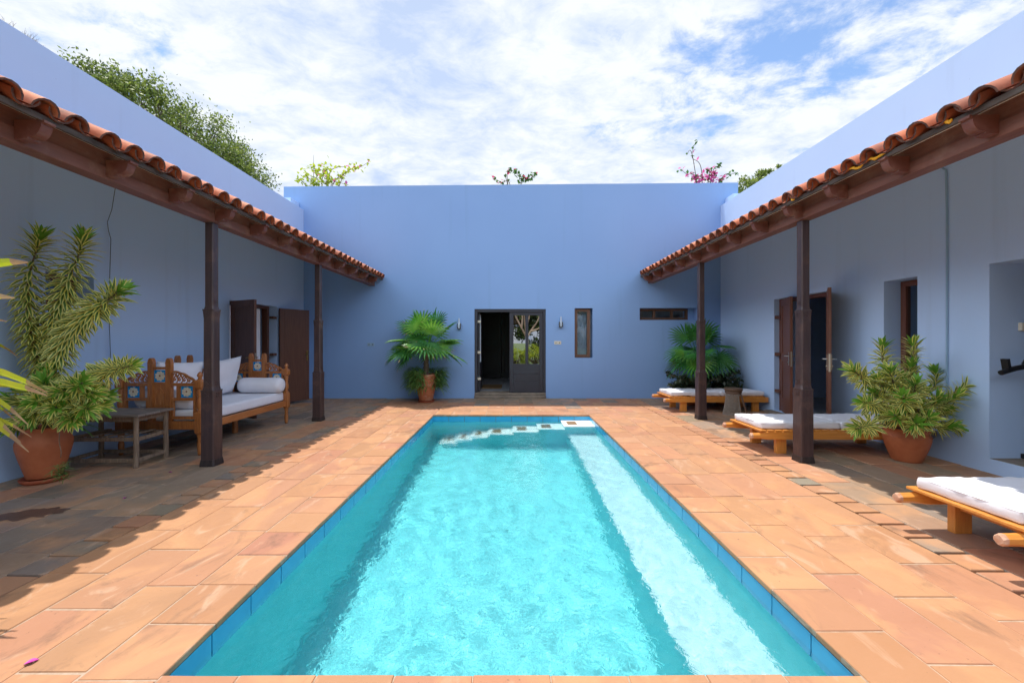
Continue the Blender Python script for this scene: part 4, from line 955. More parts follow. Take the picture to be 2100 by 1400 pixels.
carved_panel('end_panel', (mid, bedY0, 0), (1, 0, 0), (0, 1, 0), cw / 2 - .01)
carved_panel('end_panel', (mid, bedY1, 0), (1, 0, 0), (0, 1, 0), cw / 2 - .01)
carved_panel('back_panel', (bedXb, (bedY0 + bedY1) / 2, 0), (0, 1, 0), (1, 0, 0), .5)
mb = MB(); mb.box(bedXb - .015 - BO[0], bedXb + .02 - BO[0], -cl / 2 + .045, -.49, .86, .90); mb.box(bedXb - .015 - BO[0], bedXb + .02 - BO[0], .49, cl / 2 - .045, .86, .90); mb.build('back_rail', 'dayrail', bed, bevel=.004)
for x in (bedXf, bedXb):
    mb = MB(); mb.box(x - .022 - BO[0], x + .022 - BO[0], -cl / 2 + .044, cl / 2 - .044, .305, .402); mb.build('side_rail', 'dayrail', bed, bevel=.005)
for y in (bedY0, bedY1):
    mb = MB(); mb.box(-cw / 2 + .044, cw / 2 - .044, y - .02 - BO[1], y + .02 - BO[1], .325, .43); mb.build('end_rail', 'daywood', bed, bevel=.005)
mb = MB(); mb.box(-cw / 2 + .023, cw / 2 - .023, -cl / 2 + .021, cl / 2 - .021, .35, .372); mb.build('bed_base', 'door', bed)
mb = MB(); mb.tube([(.1, .25, .001), (.1, .25, .349)], .04, 10); mb.build('centre_leg', 'daywood', bed)
mb = MB(); soft_box(mb, bedXb + .03, bedXf - .02, bedY0 + .035, bedY1 - .035, .4035, .555, .03, (12, 20, 4), .005, 4)
tag(mb.build('daybed_mattress', 'cloth', None, (mid, 6.0, .4035), weld=True), 'thick white mattress lying on the carved daybed', 'mattress')
for p_ in [COL.objects['daybed_mattress']]: pass
def pillow(w_, h_, t_, seed):
    mb = MB(); n = 20; vs = [[], []]
    for sd in (0, 1):
        for i in range(n + 1):
            for j in range(n + 1):
                u = -1 + 2 * i / n; v = -1 + 2 * j / n
                pin = 1 - .07 * (1 - abs(u) ** 2) * abs(v) ** 4; pin2 = 1 - .07 * (1 - abs(v) ** 2) * abs(u) ** 4
                th = t_ / 2 * max(0, (1 - abs(u) ** 2.6)) ** .55 * max(0, (1 - abs(v) ** 2.6)) ** .55
                th += .010 * noise.noise(V((u * 2.2 + seed, v * 2.2, sd * 3))) * (1 - max(abs(u), abs(v)) ** 6)
                vs[sd].append((u * w_ / 2 * pin2, (th if sd else -th), (v * pin + 1) * h_ / 2))
    f = [(i * (n + 1) + j, (i + 1) * (n + 1) + j, (i + 1) * (n + 1) + j + 1, i * (n + 1) + j + 1) for i in range(n) for j in range(n)]
    mb.add(vs[0], f, 0, True); mb.add(vs[1], [q[::-1] for q in f], 0, True); return mb
pl = [(-4.74, 5.53, .84, .62, -14, 92, 'large white cushion leaning on the back of the daybed, behind the near carved panel'),
      (-4.68, 6.30, .90, .63, -15, 96, 'large white cushion on the daybed partly hidden by the post, next to the far bolster')]
for i, (x, y, w_, h_, tl, rz, lab) in enumerate(pl):
    o = pillow(w_, h_, .19, i * 7).build('cushion', 'cloth', None, weld=True)
    o.location = (x, y, .560); o.rotation_euler = (R(-tl), R([3, -3][i]), R(rz)); tag(o, lab, 'cushion', 'white cushions on the daybed')
def bolster(x0, x1, y, z, r, lab):
    mb = MB(); prof = [(0, 0), (r * .6, .004), (r * .86, .018), (r, .06)] + [(r * (1 + .012 * math.sin(i)), .06 + (x1 - x0 - .12) * i / 8) for i in range(1, 8)] + [(r, x1 - x0 - .06), (r * .86, x1 - x0 - .018), (r * .6, x1 - x0 - .004), (0, x1 - x0)]
    mb.lathe(prof, n=28); o = mb.build('bolster', 'cloth', None); o.location = (x0, y, z); o.rotation_euler = (0, R(90), 0)
    tag(o, lab, 'bolster', 'white bolsters on the daybed')
bolster(-4.62, -3.90, 6.79, .558 + .13, .13, 'white round bolster at the far end of the daybed beside the open door')
bolster(-4.86, -4.12, 5.22, .558 + .125, .125, 'white round bolster behind the near carved end panel of the daybed')

# ------------------------------------------------------------ pots and plants
def pot(parent, prof, mt='pot', n=40, soil=None, wavy=None):
    mb = MB(); mb.lathe(prof, n=n)
    if wavy:
        r_, z = wavy; pts = [V((r_ * math.cos(a), r_ * math.sin(a), z + .005 * math.sin(a * 18))) for a in [2 * math.pi * i / 72 for i in range(73)]]; mb.tube(pts, .008, 6, cap=False)
    o = mb.build('pot', mt, parent)
    if soil: s2 = MB(); s2.lathe([(soil[0], soil[1]), (0, soil[1] + .01)], n=24); s2.build('soil', 'soil', parent)
    return o
def rosette_plant(parent, branches, rnd, name='foliage', L=.17, w_=.0125, ds=.0085, org=(0, 0, 0)):
    st = MB(); lf = MB(); org = V(org)
    for pts, leafy, scale in branches:
        path = spl([V(p) - org for p in pts], 6); n = len(path)
        st.tube(path, [.014 * (1 - .55 * i / n) * (.7 + .3 * scale) for i in range(n)], 7)
        ln = [0]
        for i in range(1, n): ln.append(ln[-1] + (path[i] - path[i - 1]).length)
        tot = ln[-1]; lo = max(0, tot - leafy); s_ = tot; k = rnd.random() * 6
        while s_ > lo:
            i = max(1, next((q for q in range(n) if ln[q] >= s_ - 1e-6), n - 1)); f = (s_ - ln[i - 1]) / max(1e-6, ln[i] - ln[i - 1]); p = path[i - 1].lerp(path[i], f)
            ax = (path[i] - path[i - 1]).normalized(); a1 = ax.orthogonal().normalized(); a2 = ax.cross(a1)
            dist = tot - s_; t = min(1, dist / .30)
            ang = R(18 + 62 * t ** .6 + 34 * min(1, max(0, (dist - .2) / .4)) + rnd.uniform(-10, 10)); k += 2.399963
            rad = a1 * math.cos(k) + a2 * math.sin(k); d = ax * math.cos(ang) + rad * math.sin(ang)
            LL = L * scale * rnd.uniform(.8, 1.12) * (.62 + .38 * min(1, dist / .05))
            young = dist < .07 * scale * 1.2
            wv = w_ * scale * rnd.uniform(.85, 1.15)
            lf.leaf(p + rad * .008, d, ax + rad * .01, LL, wv, droop=.08 + .30 * t + rnd.uniform(0, .2), mats=(2, 2 if rnd.random() < .5 else 1) if young else (0, 1), seg=4, fold=.3)
            s_ -= ds * rnd.uniform(.8, 1.2)
    st.build('stem', 'stem', parent)
    return lf.build(name, ['lf_dark', 'lf_yel', 'lf_new'], parent)
# left big pot
lp = thing('potted_plant', 'very tall variegated plant in a bellied terracotta pot, left of the side table', 'potted plant', (-4.83, 4.12, 0))
pot(lp, [(.0, .048), (.125, .048), (.13, .06), (.15, .14), (.182, .26), (.203, .36), (.205, .41), (.19, .47), (.165, .505), (.158, .52), (.168, .545), (.178, .56), (.172, .568), (.158, .56), (.152, .52), (.15, .45)], soil=(.155, .50))
mb = MB(); mb.lathe([(0, .003), (.15, .003), (.168, .02), (.178, .045), (.172, .05), (.156, .035), (.0, .03)], n=36); mb.build('saucer', 'saucer', lp)
rn = random.Random(11); o3 = V((-4.83, 4.12, 0)); B0 = at(98, 880, 4.12)
def br(tip, mids, Yt=4.12, leafy=.5, sc=1.0, base=None):
    pts = [base or (B0 + V((rn.uniform(-.05, .05), rn.uniform(-.05, .05), -.08)))]
    for (x, y, Y) in mids: pts.append(at(x, y, Y))
    pts.append(at(tip[0], tip[1], Yt)); return (pts, leafy, sc)
BR = [br((84, 480), [(100, 800, 4.15), (72, 720, 4.12), (57, 650, 4.1), (58, 575, 4.08), (72, 520, 4.06)], 4.05, 1.45, 1.05),
      br((171, 482), [(105, 790, 4.2), (100, 700, 4.2), (120, 630, 4.18), (142, 570, 4.15), (162, 520, 4.12)], 4.12, 1.35, 1.05),
      br((250, 592), [(108, 780, 4.1), (125, 715, 4.08), (160, 665, 4.05), (200, 632, 4.0)], 3.98, 1.15, 1.0),
      br((118, 640), [(100, 800, 4.25), (95, 720, 4.3), (108, 680, 4.28)], 4.28, .8, 1.0),
      br((272, 749), [(110, 840, 4.1), (165, 790, 4.08), (215, 765, 4.0)], 3.95, .55, .85)]
for tx, ty, Y in ((88, 782, 3.85), (168, 785, 3.8), (190, 805, 3.88), (62, 855, 3.8), (8, 822, 3.85), (182, 838, 3.85), (130, 800, 3.8), (45, 800, 3.9), (115, 835, 3.78), (150, 860, 3.82), (30, 870, 4.0), (205, 835, 4.0), (100, 760, 4.0), (215, 812, 4.1), (75, 820, 3.75)):
    BR.append(br((tx, ty), [(100, 865, 4.05), ((tx + 105) / 2, (ty + 850) / 2 - 8, (Y + 4.05) / 2)], Y, .30, .95))
rosette_plant(lp, BR, rn, L=.18, w_=.0175, ds=.0046, org=o3)
mb = MB()
for i in range(26):
    a = rn.uniform(0, 2 * math.pi); el = rn.uniform(.2, 1.0)
    mb.leaf((math.cos(a) * .12, math.sin(a) * .12, .53), (math.cos(a), math.sin(a), el), (0, 0, 1), rn.uniform(.3, .48), .013, .9, (0,), 6, .3, tip=1 if i % 4 == 0 else None)
mb.build('strap_leaves', ['lf_strap', 'lf_dry'], lp)
mb = MB(); tr = [at(122, 885, 3.84), at(121, 905, 3.81), at(125, 925, 3.79), at(124, 938, 3.80)]; tr = [p - o3 for p in tr]; mb.tube(spl(tr), .003, 5)
for q in range(130):
    p = V((tr[3].x + rn.gauss(0, .025), tr[3].y + rn.gauss(0, .02), rn.uniform(.12, .27))); a = rn.uniform(0, 6.3)
    mb.leaf(p, (math.cos(a), math.sin(a), rn.uniform(-.4, .7)), (0, 0, 1), rn.uniform(.06, .12), .0035, .8, (1,), 3, .2)
mb.build('trailing_shoot', ['stem', 'lf_grass'], lp)
# right pot
rpP = V((4.78, 4.82, 0))
rp_ = thing('potted_plant', 'bushy yellow-striped plant in a wide terracotta pot with a wavy band, right veranda', 'potted plant', tuple(rpP))
pot(rp_, [(0, .002), (.135, .002), (.142, .02), (.172, .10), (.202, .19), (.218, .26), (.220, .30), (.209, .335), (.204, .355), (.214, .385), (.218, .395), (.209, .402), (.198, .385), (.195, .34)], soil=(.198, .35), wavy=(.215, .30))
rn = random.Random(23); B0 = V((4.78, 4.82, .36)); o3 = rpP
BR = []
for tx, ty, Y, lf_, kind in ((1811, 704, 4.75, .36, 'u'), (1873, 700, 4.8, .36, 'u'), (1746, 757, 4.6, .32, 's'), (1917, 758, 4.9, .26, 'u'), (2006, 782, 4.55, .42, 's'), (1824, 757, 4.5, .25, 'r'), (1879, 784, 4.42, .25, 'r'),
                             (1853, 811, 4.38, .25, 'r'), (1793, 804, 4.6, .22, 'r'), (1770, 824, 4.55, .30, 's'), (1755, 880, 4.45, .32, 's'), (1906, 855, 4.38, .24, 'r'), (1880, 868, 4.40, .2, 'y'), (1952, 873, 4.5, .25, 'r'), (1972, 878, 4.65, .26, 's'),
                             (1968, 808, 4.5, .28, 'r'), (1835, 850, 4.5, .2, 'r'), (1925, 815, 4.5, .25, 'r'), (1850, 770, 4.7, .3, 'r'), (1900, 800, 4.85, .3, 'r'), (1805, 840, 4.75, .28, 'r'), (1985, 830, 4.75, .25, 's'), (1945, 838, 4.6, .22, 'r'), (1830, 790, 4.6, .25, 'r'), (1890, 830, 4.5, .22, 'r'), (1870, 745, 4.75, .25, 'r'), (1800, 775, 4.6, .22, 'r')):
    tip = at(tx, ty, Y); m1 = B0.lerp(tip, .45) + V((0, .05, .05 if kind != 'u' else -.02)); m2 = B0.lerp(tip, .75) + V((0, 0, .05 if kind == 's' else 0.0))
    if kind == 'u': m2 = V((tip.x, tip.y, tip.z - .2))
    BR.append(([B0 + V((rn.uniform(-.08, .08), rn.uniform(-.08, .08), 0)), m1, m2, tip], lf_, .95))
rosette_plant(rp_, BR, rn, L=.165, w_=.0165, ds=.0056, org=o3)
o = thing('metal_bowl', 'dark grey rounded bowl fixed low on the wall behind the bushy yellow-striped plant', 'bowl', (5.07, 4.95, .22))
mb = MB(); mb.lathe([(0, 0), (.07, .004), (.12, .03), (.15, .08), (.155, .13), (.148, .13), (.14, .08), (.11, .035), (0, .012)], n=28); mb.build('bowl_body', 'bowl', o)
mb = MB(); mb.tube([(.14, 0, .10), (.178, 0, .10)], .012, 8); mb.build('bracket', 'bowl', o)

# fan palms
def fan_palm(parent, hub0, leaves, rnd, mats=('lf_palm', 'lf_palm2', 'lf_dry'), R0=.52, floor_z=None, maxx=None):
    mb = MB(); pt = MB()
    for az, el, pl_, sc in leaves:
        d = V((math.cos(az) * math.cos(el), math.sin(az) * math.cos(el), math.sin(el)))
        p1 = hub0 + d * pl_ * .5 + V((0, 0, .04)); p2 = hub0 + d * pl_ + V((0, 0, .02 - .10 * math.cos(el) * pl_))
        if maxx is not None and (p2.x > maxx[1] or p2.x < maxx[0]): continue
        if maxx is not None and p2.y > maxx[2]: p2.y = maxx[2]
        pp = spl([hub0, p1, p2], 4); pt.tube(pp, [.011 - .006 * i / len(pp) for i in range(len(pp))], 6)
        ax = (p2 - p1).normalized(); ax = (ax + V((0, 0, -rnd.uniform(.15, 1.0) if el < R(50) else rnd.uniform(-.1, .15)))).normalized()
        side = ax.cross(V((0, 0, 1))).normalized(); nrm = side.cross(ax).normalized(); rl_ = Matrix.Rotation(rnd.uniform(-.5, .5), 3, ax); side = rl_ @ side; nrm = rl_ @ nrm
        nseg = 19; sp = R(118); Rr = R0 * sc; mi = 0 if rnd.random() < .62 else 1
        for i in range(nseg):
            a0 = -sp + 2 * sp * i / nseg; a1 = -sp + 2 * sp * (i + 1) / nseg; am = (a0 + a1) / 2
            L = Rr * (1 - .28 * (abs(am) / sp) ** 2) * rnd.uniform(.93, 1.05); joined = .42; rows = []
            for q, t in enumerate((0.02, .25, .5, .66, .82, 1.0)):
                r_ = L * t
                hwid = r_ * math.tan((a1 - a0) / 2) if t <= joined else L * joined * math.tan((a1 - a0) / 2) * max(.05, (1 - t) / (1 - joined)) ** .8 * 1.05
                c_ = ax * math.cos(am) + side * math.sin(am); tg = -ax * math.sin(am) + side * math.cos(am)
                dr = max(0, t - .45); cup = nrm * (.16 * r_ * abs(math.sin(am)) * .5)
                P0 = p2 + c_ * r_ + cup + V((0, 0, -1)) * (L * (.06 * t * t + (.35 + rndd[i % 13] * .9) * dr ** 2)) - c_ * L * .45 * dr ** 2
                rows.append((P0 - tg * hwid, P0 + nrm * (hwid * .55), P0 + tg * hwid))
            vs = [v for r_ in rows for v in r_]
            if maxx is not None: vs = [V((min(max(v.x, maxx[0]), maxx[1]), min(v.y, maxx[2]), v.z)) for v in vs]
            fs = [(q * 3 + j, q * 3 + j + 1, q * 3 + 3 + j + 1, q * 3 + 3 + j) for q in range(5) for j in range(2)]
            mb.add(vs[:], fs[:8], mi); mb.add(vs[:], fs[8:], 2 if rnd.random() < .22 else mi)
    mb.build('fan_leaves', list(mats), parent); pt.build('leaf_stalks', mats[0], parent)
rndd = [random.Random(4).uniform(-.5, .9) for _ in range(13)]
rn = random.Random(31)
pp = thing('potted_palm', 'fan palm in a terracotta pot skirted with grass, left of the rear door', 'potted palm', (-2.02, 9.42, 0))
pot(pp, [(0, .045), (.15, .045), (.16, .06), (.215, .30), (.26, .52), (.275, .62), (.285, .63), (.285, .66), (.26, .66), (.25, .60)], 'potlight', soil=(.25, .61))
mb = MB(); mb.lathe([(0, .003), (.17, .003), (.205, .04), (.20, .045), (.17, .03), (0, .03)], n=32); mb.build('saucer', 'saucer', pp)
mb = MB(); mb.tube([(0, 0, .6), (.01, 0, .8), (.0, 0, 1.0), (0, 0, 1.2)], [.055, .06, .05, .035], 10)
for i in range(26):
    a = rn.uniform(0, 6.3); z = rn.uniform(.68, 1.0); mb.leaf((math.cos(a) * .05, math.sin(a) * .05, z), (math.cos(a) * .4, math.sin(a) * .4, 1), (0, 0, 1), .11, .018, 0, (0,), 3, .2)
mb.build('trunk', 'darkbark', pp)
lv = []
for i in range(23):
    az = i * 2.4 + .3; el = R([72, 58, 46, 34, 20, 6][i % 6] + rn.uniform(-6, 6)); lv.append((az, el, rn.uniform(.38, .55) + (.25 if el > R(50) else 0), rn.uniform(.95, 1.15)))
lv += [(R(-60), R(52), .62, 1.15), (R(-100), R(30), .45, 1.0), (R(190), R(10), .62, .95), (R(-12), R(4), .62, .95), (R(200), R(35), .6, 1.0), (R(-5), R(35), .58, 1.0)]
fan_palm(pp, V((0, 0, 1.12)), lv, rn, maxx=(-1.1, 1.1, .55))
def grass_skirt(parent, rnd, n, r, z0, z1, c=(0, 0), gap=None, mats='lf_grass', L=(.22, .42), ww=.0045):
    mb = MB()
    for i in range(n):
        a = rnd.uniform(0, 2 * math.pi)
        if gap and gap[0] < a < gap[1] and rnd.random() < .93: continue
        z = rnd.uniform(z0, z1); rr = r * rnd.uniform(.8, 1.25); p = (c[0] + math.cos(a) * rr, c[1] + math.sin(a) * rr, z); b = a + rnd.gauss(0, .5)
        mb.leaf(p, (math.cos(b), math.sin(b), rnd.uniform(0, 1.0)), (0, 0, 1), rnd.uniform(*L), ww, rnd.uniform(.9, 1.8), (0 if rnd.random() < .6 else 1,), 4, .2)
    mb.build('grass_fringe', [mats, 'lf_strap'], parent)
grass_skirt(pp, rn, 1700, .27, .30, .74, gap=(R(270), R(325)), L=(.20, .38), ww=.009)
# right palm
p2 = thing('potted_palm', 'fan palm in the far right corner above the farthest lounger', 'potted palm', (4.33, 9.32, 0))
pot(p2, [(0, .003), (.15, .003), (.22, .30), (.25, .48), (.265, .50), (.265, .54), (.24, .54), (.235, .48)], 'pot', soil=(.235, .49))
mb = MB(); mb.tube([(0, 0, .48), (.02, 0, .7), (.03, 0, .95)], [.06, .055, .04], 10); mb.build('trunk', 'darkbark', p2)
lv = []
for i in range(19):
    az = i * 2.4 + 1.0; el = R([70, 55, 42, 28, 12, 0][i % 6] + rn.uniform(-6, 6)); lv.append((az, el, rn.uniform(.36, .5) + (.12 if el > R(50) else 0), rn.uniform(.95, 1.1)))
lv += [(R(-110), R(25), .5, 1.05), (R(-60), R(15), .5, 1.0), (R(195), R(-5), .5, .95), (R(-15), R(0), .5, .9), (R(-90), R(-8), .4, .85)]
fan_palm(p2, V((.03, 0, .98)), lv, rn, mats=('lf_palm2', 'lf_palm', 'lf_palm2'), R0=.55, maxx=(-1.1, .88, .60))
# jade shrubs and a small pot in the corner
def jade(loc, r, h, rnd, label, n=1700, potr=.16):
    o = thing('potted_shrub', label, 'potted shrub', loc); pot(o, [(0, .003), (potr * .7, .003), (potr, .26), (potr * 1.05, .28), (potr * .95, .28), (potr * .93, .24)], soil=(potr * .93, .25))
    st = MB(); mb = MB()
    for b in range(26):
        a = rnd.uniform(0, 6.3); rr = r * rnd.uniform(.5, 1); tip = V((math.cos(a) * rr, math.sin(a) * rr * .8, .25 + h * rnd.uniform(.15, 1) * (1.1 - rr / r * .5)))
        if loc[0] + tip.x > 5.18: tip.x = 5.18 - loc[0]
        if loc[1] + tip.y > 9.9: tip.y = 9.9 - loc[1]
        path = spl([(0, 0, .25), (tip.x * .4, tip.y * .4, .25 + (tip.z - .25) * .7), tip], 5); st.tube(path, .008, 5)
        for q in range(n // 26):
            i = rnd.randint(3, len(path) - 1); p = path[i] + V((rnd.gauss(0, .025), rnd.gauss(0, .025), rnd.gauss(0, .025))); d = V((rnd.gauss(0, 1), rnd.gauss(0, 1), rnd.gauss(.3, 1))).normalized()
            mb.leaf(p, d, (0, 0, 1), .075, .024, .2, (0,), 3, .25)
    st.build('stem', 'stem', o); mb.build('foliage', 'lf_jade', o)
jade((4.05, 8.93, 0), .62, .66, random.Random(5), 'dark small-leaved shrub in a pot left of the far corner palm, behind the lounger')
jade((4.75, 9.0, 0), .55, .68, random.Random(6), 'dark small-leaved shrub in a pot right of the far corner palm, behind the lounger')
o = thing('wooden_block', 'small grey wooden block standing in the far right corner behind the lounger', 'wooden block', (5.06, 8.95, 0)); mb = MB(); mb.square([(.055, .001, .1), (.055, .40, .1), (.045, .41, .1), (.05, .45, .3)]); mb.build('block_body', 'grey_wood', o, bevel=.004)
# strap-leaved plant at the left edge, mostly out of frame
fpP = V((-3.42, 2.28, 0))
fp = thing('potted_plant', 'sunlit yellow-green sword-leaved plant reaching in from the left edge', 'potted plant', tuple(fpP))
pot(fp, [(0, .003), (.15, .003), (.21, .28), (.23, .40), (.24, .42), (.21, .42), (.205, .36)], soil=(.205, .37))
mb = MB(); mb.tube([(0, 0, .37), (.0, 0, .75), (.02, 0, 1.15), (.02, .02, 1.5)], [.035, .03, .028, .02], 8); mb.build('stem', 'stem', fp)
mb = MB(); rn = random.Random(77)
for (tx, ty, Y, bz, w_) in ((97, 806, 2.25, 1.24, .030), (96, 811, 2.2, 1.10, .032), (58, 872, 2.2, 1.20, .034), (64, 896, 2.28, 1.00, .022), (42, 908, 2.15, 1.10, .034), (58, 927, 2.15, 1.04, .034), (57, 538, 2.3, 1.64, .030), (30, 611, 2.3, 1.48, .026), (14, 659, 2.3, 1.38, .014), (39, 868, 2.35, 1.16, .020)):
    tip = at(tx, ty, Y) - fpP; b = V((.02, 0, bz)); L = (tip - b).length * 1.03
    nb = 6; prev = None; pts = [b.lerp(tip, i / nb) + V((0, 0, .09 * math.sin(math.pi * i / nb))) for i in range(nb + 1)]
    rows = []
    for i, p in enumerate(pts):
        d = (pts[min(i + 1, nb)] - pts[max(i - 1, 0)]).normalized(); sd = d.cross(V((.1, 1, .45))).normalized(); nn = sd.cross(d); t = i / nb; ww = w_ * (.45 + .55 * math.sin(math.pi * min(1, t * .9 + .12))) * (1 if i < nb else .3)
        rows += [p - sd * ww + nn * ww * .35, p, p + sd * ww + nn * ww * .35]
    mb.add(rows, [(q * 3 + j, q * 3 + j + 1, q * 3 + 4 + j, q * 3 + 3 + j) for q in range(nb) for j in range(2) if q < nb - 1], 0)
    mb.add(rows, [(q * 3 + j, q * 3 + j + 1, q * 3 + 4 + j, q * 3 + 3 + j) for q in (nb - 1,) for j in range(2)], 1)
for i in range(34):
    a = rn.uniform(R(90), R(300)); z = rn.uniform(.9, 1.5); mb.leaf((.02, 0, z), (math.cos(a), math.sin(a), rn.uniform(-.1, .8)), (0, 0, 1), rn.uniform(.4, .6), .018, .7, (0,), 6, .35, tip=1)
mb.build('sword_leaves', ['lf_acid', 'lf_dry'], fp)

# ------------------------------------------------------------ trees beyond the walls
def crown(mb, tw, c, rad, n, rnd, ls=(.06, .10), mats=(0, 1), up=.5, clumps=26, base=None):
    c = V(c); rad = V(rad); cl_ = []
    for i in range(clumps):
        d = V((rnd.gauss(0, 1), rnd.gauss(0, 1), rnd.gauss(.25, 1))).normalized(); r_ = rnd.uniform(.55, 1.0)
        p = c + V((d.x * rad.x, d.y * rad.y, d.z * rad.z)) * r_; cl_.append((p, rnd.uniform(.22, .42) * min(rad)))
        if tw is not None:
            b = base or (c - V((0, 0, rad.z))); path = spl([b, b.lerp(p, .5) + V((0, 0, .2 * rad.z)), p], 4); tw.tube(path, [.05 * min(rad) * (1 - .9 * q / (len(path) - 1)) for q in range(len(path))], 5, cap=False)
    for i in range(n):
        p, r_ = cl_[rnd.randrange(len(cl_))]; q = V((rnd.gauss(0, 1), rnd.gauss(0, 1), rnd.gauss(0, .8))) * r_ * .62; p = p + q
        d = V((rnd.gauss(0, 1), rnd.gauss(0, 1), rnd.gauss(up, 1))).normalized(); sd = d.orthogonal().normalized(); sd.rotate(Matrix.Rotation(rnd.uniform(0, 6.3), 3, d)); L = rnd.uniform(*ls)
        mb.add([p, p + d * L * .5 + sd * L * .24, p + d * L, p + d * L * .5 - sd * L * .24], [(0, 1, 2, 3)], mats[0] if rnd.random() < .6 else mats[1])
def tree(name, label, base, crowns, rnd, ls, th=.16, mats=('lf_tree', 'lf_tree2'), bark='darkbark', group=None, join=None):
    o = thing(name, label, 'tree', tuple(base), 0, group); lf = MB(); tw = MB(); B = V(base)
    top = join or V((crowns[0][0][0], crowns[0][0][1], crowns[0][0][2] - crowns[0][1][2] * .8))
    tw.tube(spl([B, B.lerp(top, .5) + V((.15, .1, 0)), top], 6), [th * (1 - .05 * i) for i in range(13)], 9)
    for c, rad, n, cl_ in crowns: crown(lf, tw, c, rad, n, rnd, ls, clumps=cl_, base=top)
    tw.build('trunk', bark, o, B); lf.build('crown', list(mats), o, B)
    return o
rn = random.Random(41)
tree('tree', 'broad olive-green tree rising behind the left blue wall', (-11.0, 13.2, -.16),
     [(at(170, 195, 11.5), (1.8, 1.6, .85), 6300, 34), (at(262, 232, 12.2), (1.7, 1.6, 1.0), 6900, 34), (at(350, 275, 13), (1.7, 1.6, 1.15), 6900, 34), (at(420, 325, 14), (1.5, 1.5, 1.2), 6600, 32), (at(490, 368, 15), (1.1, 1.3, 1.15), 5700, 30)], rn, (.07, .12), join=V((-11.0, 13.2, 5.2)))
bt = thing('bare_tree', 'leafless grey twigs showing above the top left end of the wall', 'tree', (-12.2, 9.2, -.16)); mb = MB()
def twig(p, d, L, r, depth):
    q = p + d * L; mb.tube([p, p.lerp(q, .5) + V((rn.uniform(-.04, .04), 0, rn.uniform(-.04, .04))) * L, q], [r, r * .8, r * .6], 4, cap=False)
    if depth:
        for _ in range(3): twig(p.lerp(q, rn.uniform(.4, 1)), (d + V((rn.uniform(-.7, .7), rn.uniform(-.4, .4), rn.uniform(-.3, .6)))).normalized(), L * rn.uniform(.5, .7), r * .6, depth - 1)
mb.tube([(0, 0, 0), (.2, .1, 4), (.3, .1, 6.6)], [.14, .10, .05], 7)
for (tx, ty) in ((38, 75), (62, 92), (25, 66)): 
    p = V((.3, .1, 6.6)); t_ = at(tx, ty + 25, 9.3) - V((-12.2, 9.2, -.16)); twig(p, (t_ - p).normalized(), (t_ - p).length * .62, .022, 5)
mb.build('trunk', 'darkbark', bt)
tree('tree', 'dark green tree tops just showing above the right blue wall', (10.2, 16.0, -.16), [(at(1528, 398, 15), (.55, .9, .5), 1500, 12), (at(1562, 378, 15.5), (.8, .9, .35), 1300, 14), (at(1600, 362, 16), (1.0, .9, .25), 900, 14)], rn, (.07, .12), join=V((9.8, 15.6, 6.2)))
# roof terrace plants behind the rear parapet
def climber(label, base, stems, rnd, leafm, flowm, name='bougainvillea'):
    """stems: (points, leaf count, flower count)"""
    o = thing(name, label, 'flowering shrub', tuple(base)); st = MB(); lf = MB(); B = V(base)
    for pts, nl, nfw, cl_ in stems:
        path = [q - B for q in spl(pts, 6)]; st.tube(path, [.014 * (1 - .75 * i / len(path)) for i in range(len(path))], 5)
        for k_, n_, ls in ((0, int(nl * 1.05), .10), (1, int(nfw * .8), .10)):
            for i in range(n_):
                j = rnd.randint(len(path) // 3 if cl_ else 0, len(path) - 1); p = path[j] + V((rnd.gauss(0, 1), rnd.gauss(0, 1), rnd.gauss(0, .8))) * (cl_ if cl_ else .05)
                d = V((rnd.gauss(0, 1), rnd.gauss(0, 1), rnd.gauss(0, 1))).normalized(); lf.leaf(p, d, (0, 0, 1), ls * rnd.uniform(.7, 1.2), ls * .36, .1, (k_,), 2, .2, prof=lambda t: .5 + t if t < .6 else .9)
    po = MB(); po.lathe([(0, .0), (.22, .0), (.27, .35), (.25, .35), (.2, .1)], n=20); po.build('pot', 'pot', o)
    st.build('stem', 'darkbark', o); lf.build('foliage', [leafm, flowm], o)
YB = 11.2
b1 = V((at(665, 380, YB).x, YB, 4.501))
rn = random.Random(51)
A = lambda x, y: at(x, y, YB)
base1 = b1 + V((0, 0, .3))
climber('lime green bougainvillea with pink specks above the left of the rear parapet', b1, [([base1, A(660, 375), A(665, 352), A(640, 345)], 60, 3, .10), ([base1, A(640, 375), A(622, 360)], 40, 2, .07), ([base1, A(625, 378), A(606, 367)], 22, 2, .04),
    ([base1, A(670, 370), A(672, 350)], 90, 4, .13), ([base1, A(645, 380), A(690, 372)], 110, 6, .12), ([base1, A(683, 378), A(705, 357), A(722, 346), A(740, 342), A(757, 331)], 46, 9, .045), ([base1, A(675, 360), A(692, 343), A(705, 342), A(722, 336)], 5, 0, 0),
    ([base1, A(650, 365), A(643, 342)], 20, 2, .03), ([base1, A(680, 378), A(712, 380)], 10, 5, .05), ([base1, A(700, 370), A(700, 355)], 16, 2, .04)], rn, 'lf_lime', 'lf_pink')
b2 = V((at(1055, 378, YB).x, YB, 4.501)); base2 = b2 + V((0, 0, .3))
climber('small crimson bougainvillea sprig above the middle of the rear parapet', b2, [([base2, A(1045, 376), A(1030, 374), A(1012, 365)], 12, 10, .03), ([base2, A(1040, 365), A(1048, 350), A(1062, 358), A(1075, 370)], 40, 8, .05), ([base2, A(1070, 372), A(1085, 368), A(1097, 357)], 42, 12, .05), ([base2, A(1040, 375), A(1036, 365)], 3, 2, .02)], rn, 'lf_strap', 'lf_red')
b3 = V((at(1440, 375, YB).x, YB, 4.501)); base3 = b3 + V((0, 0, .3))
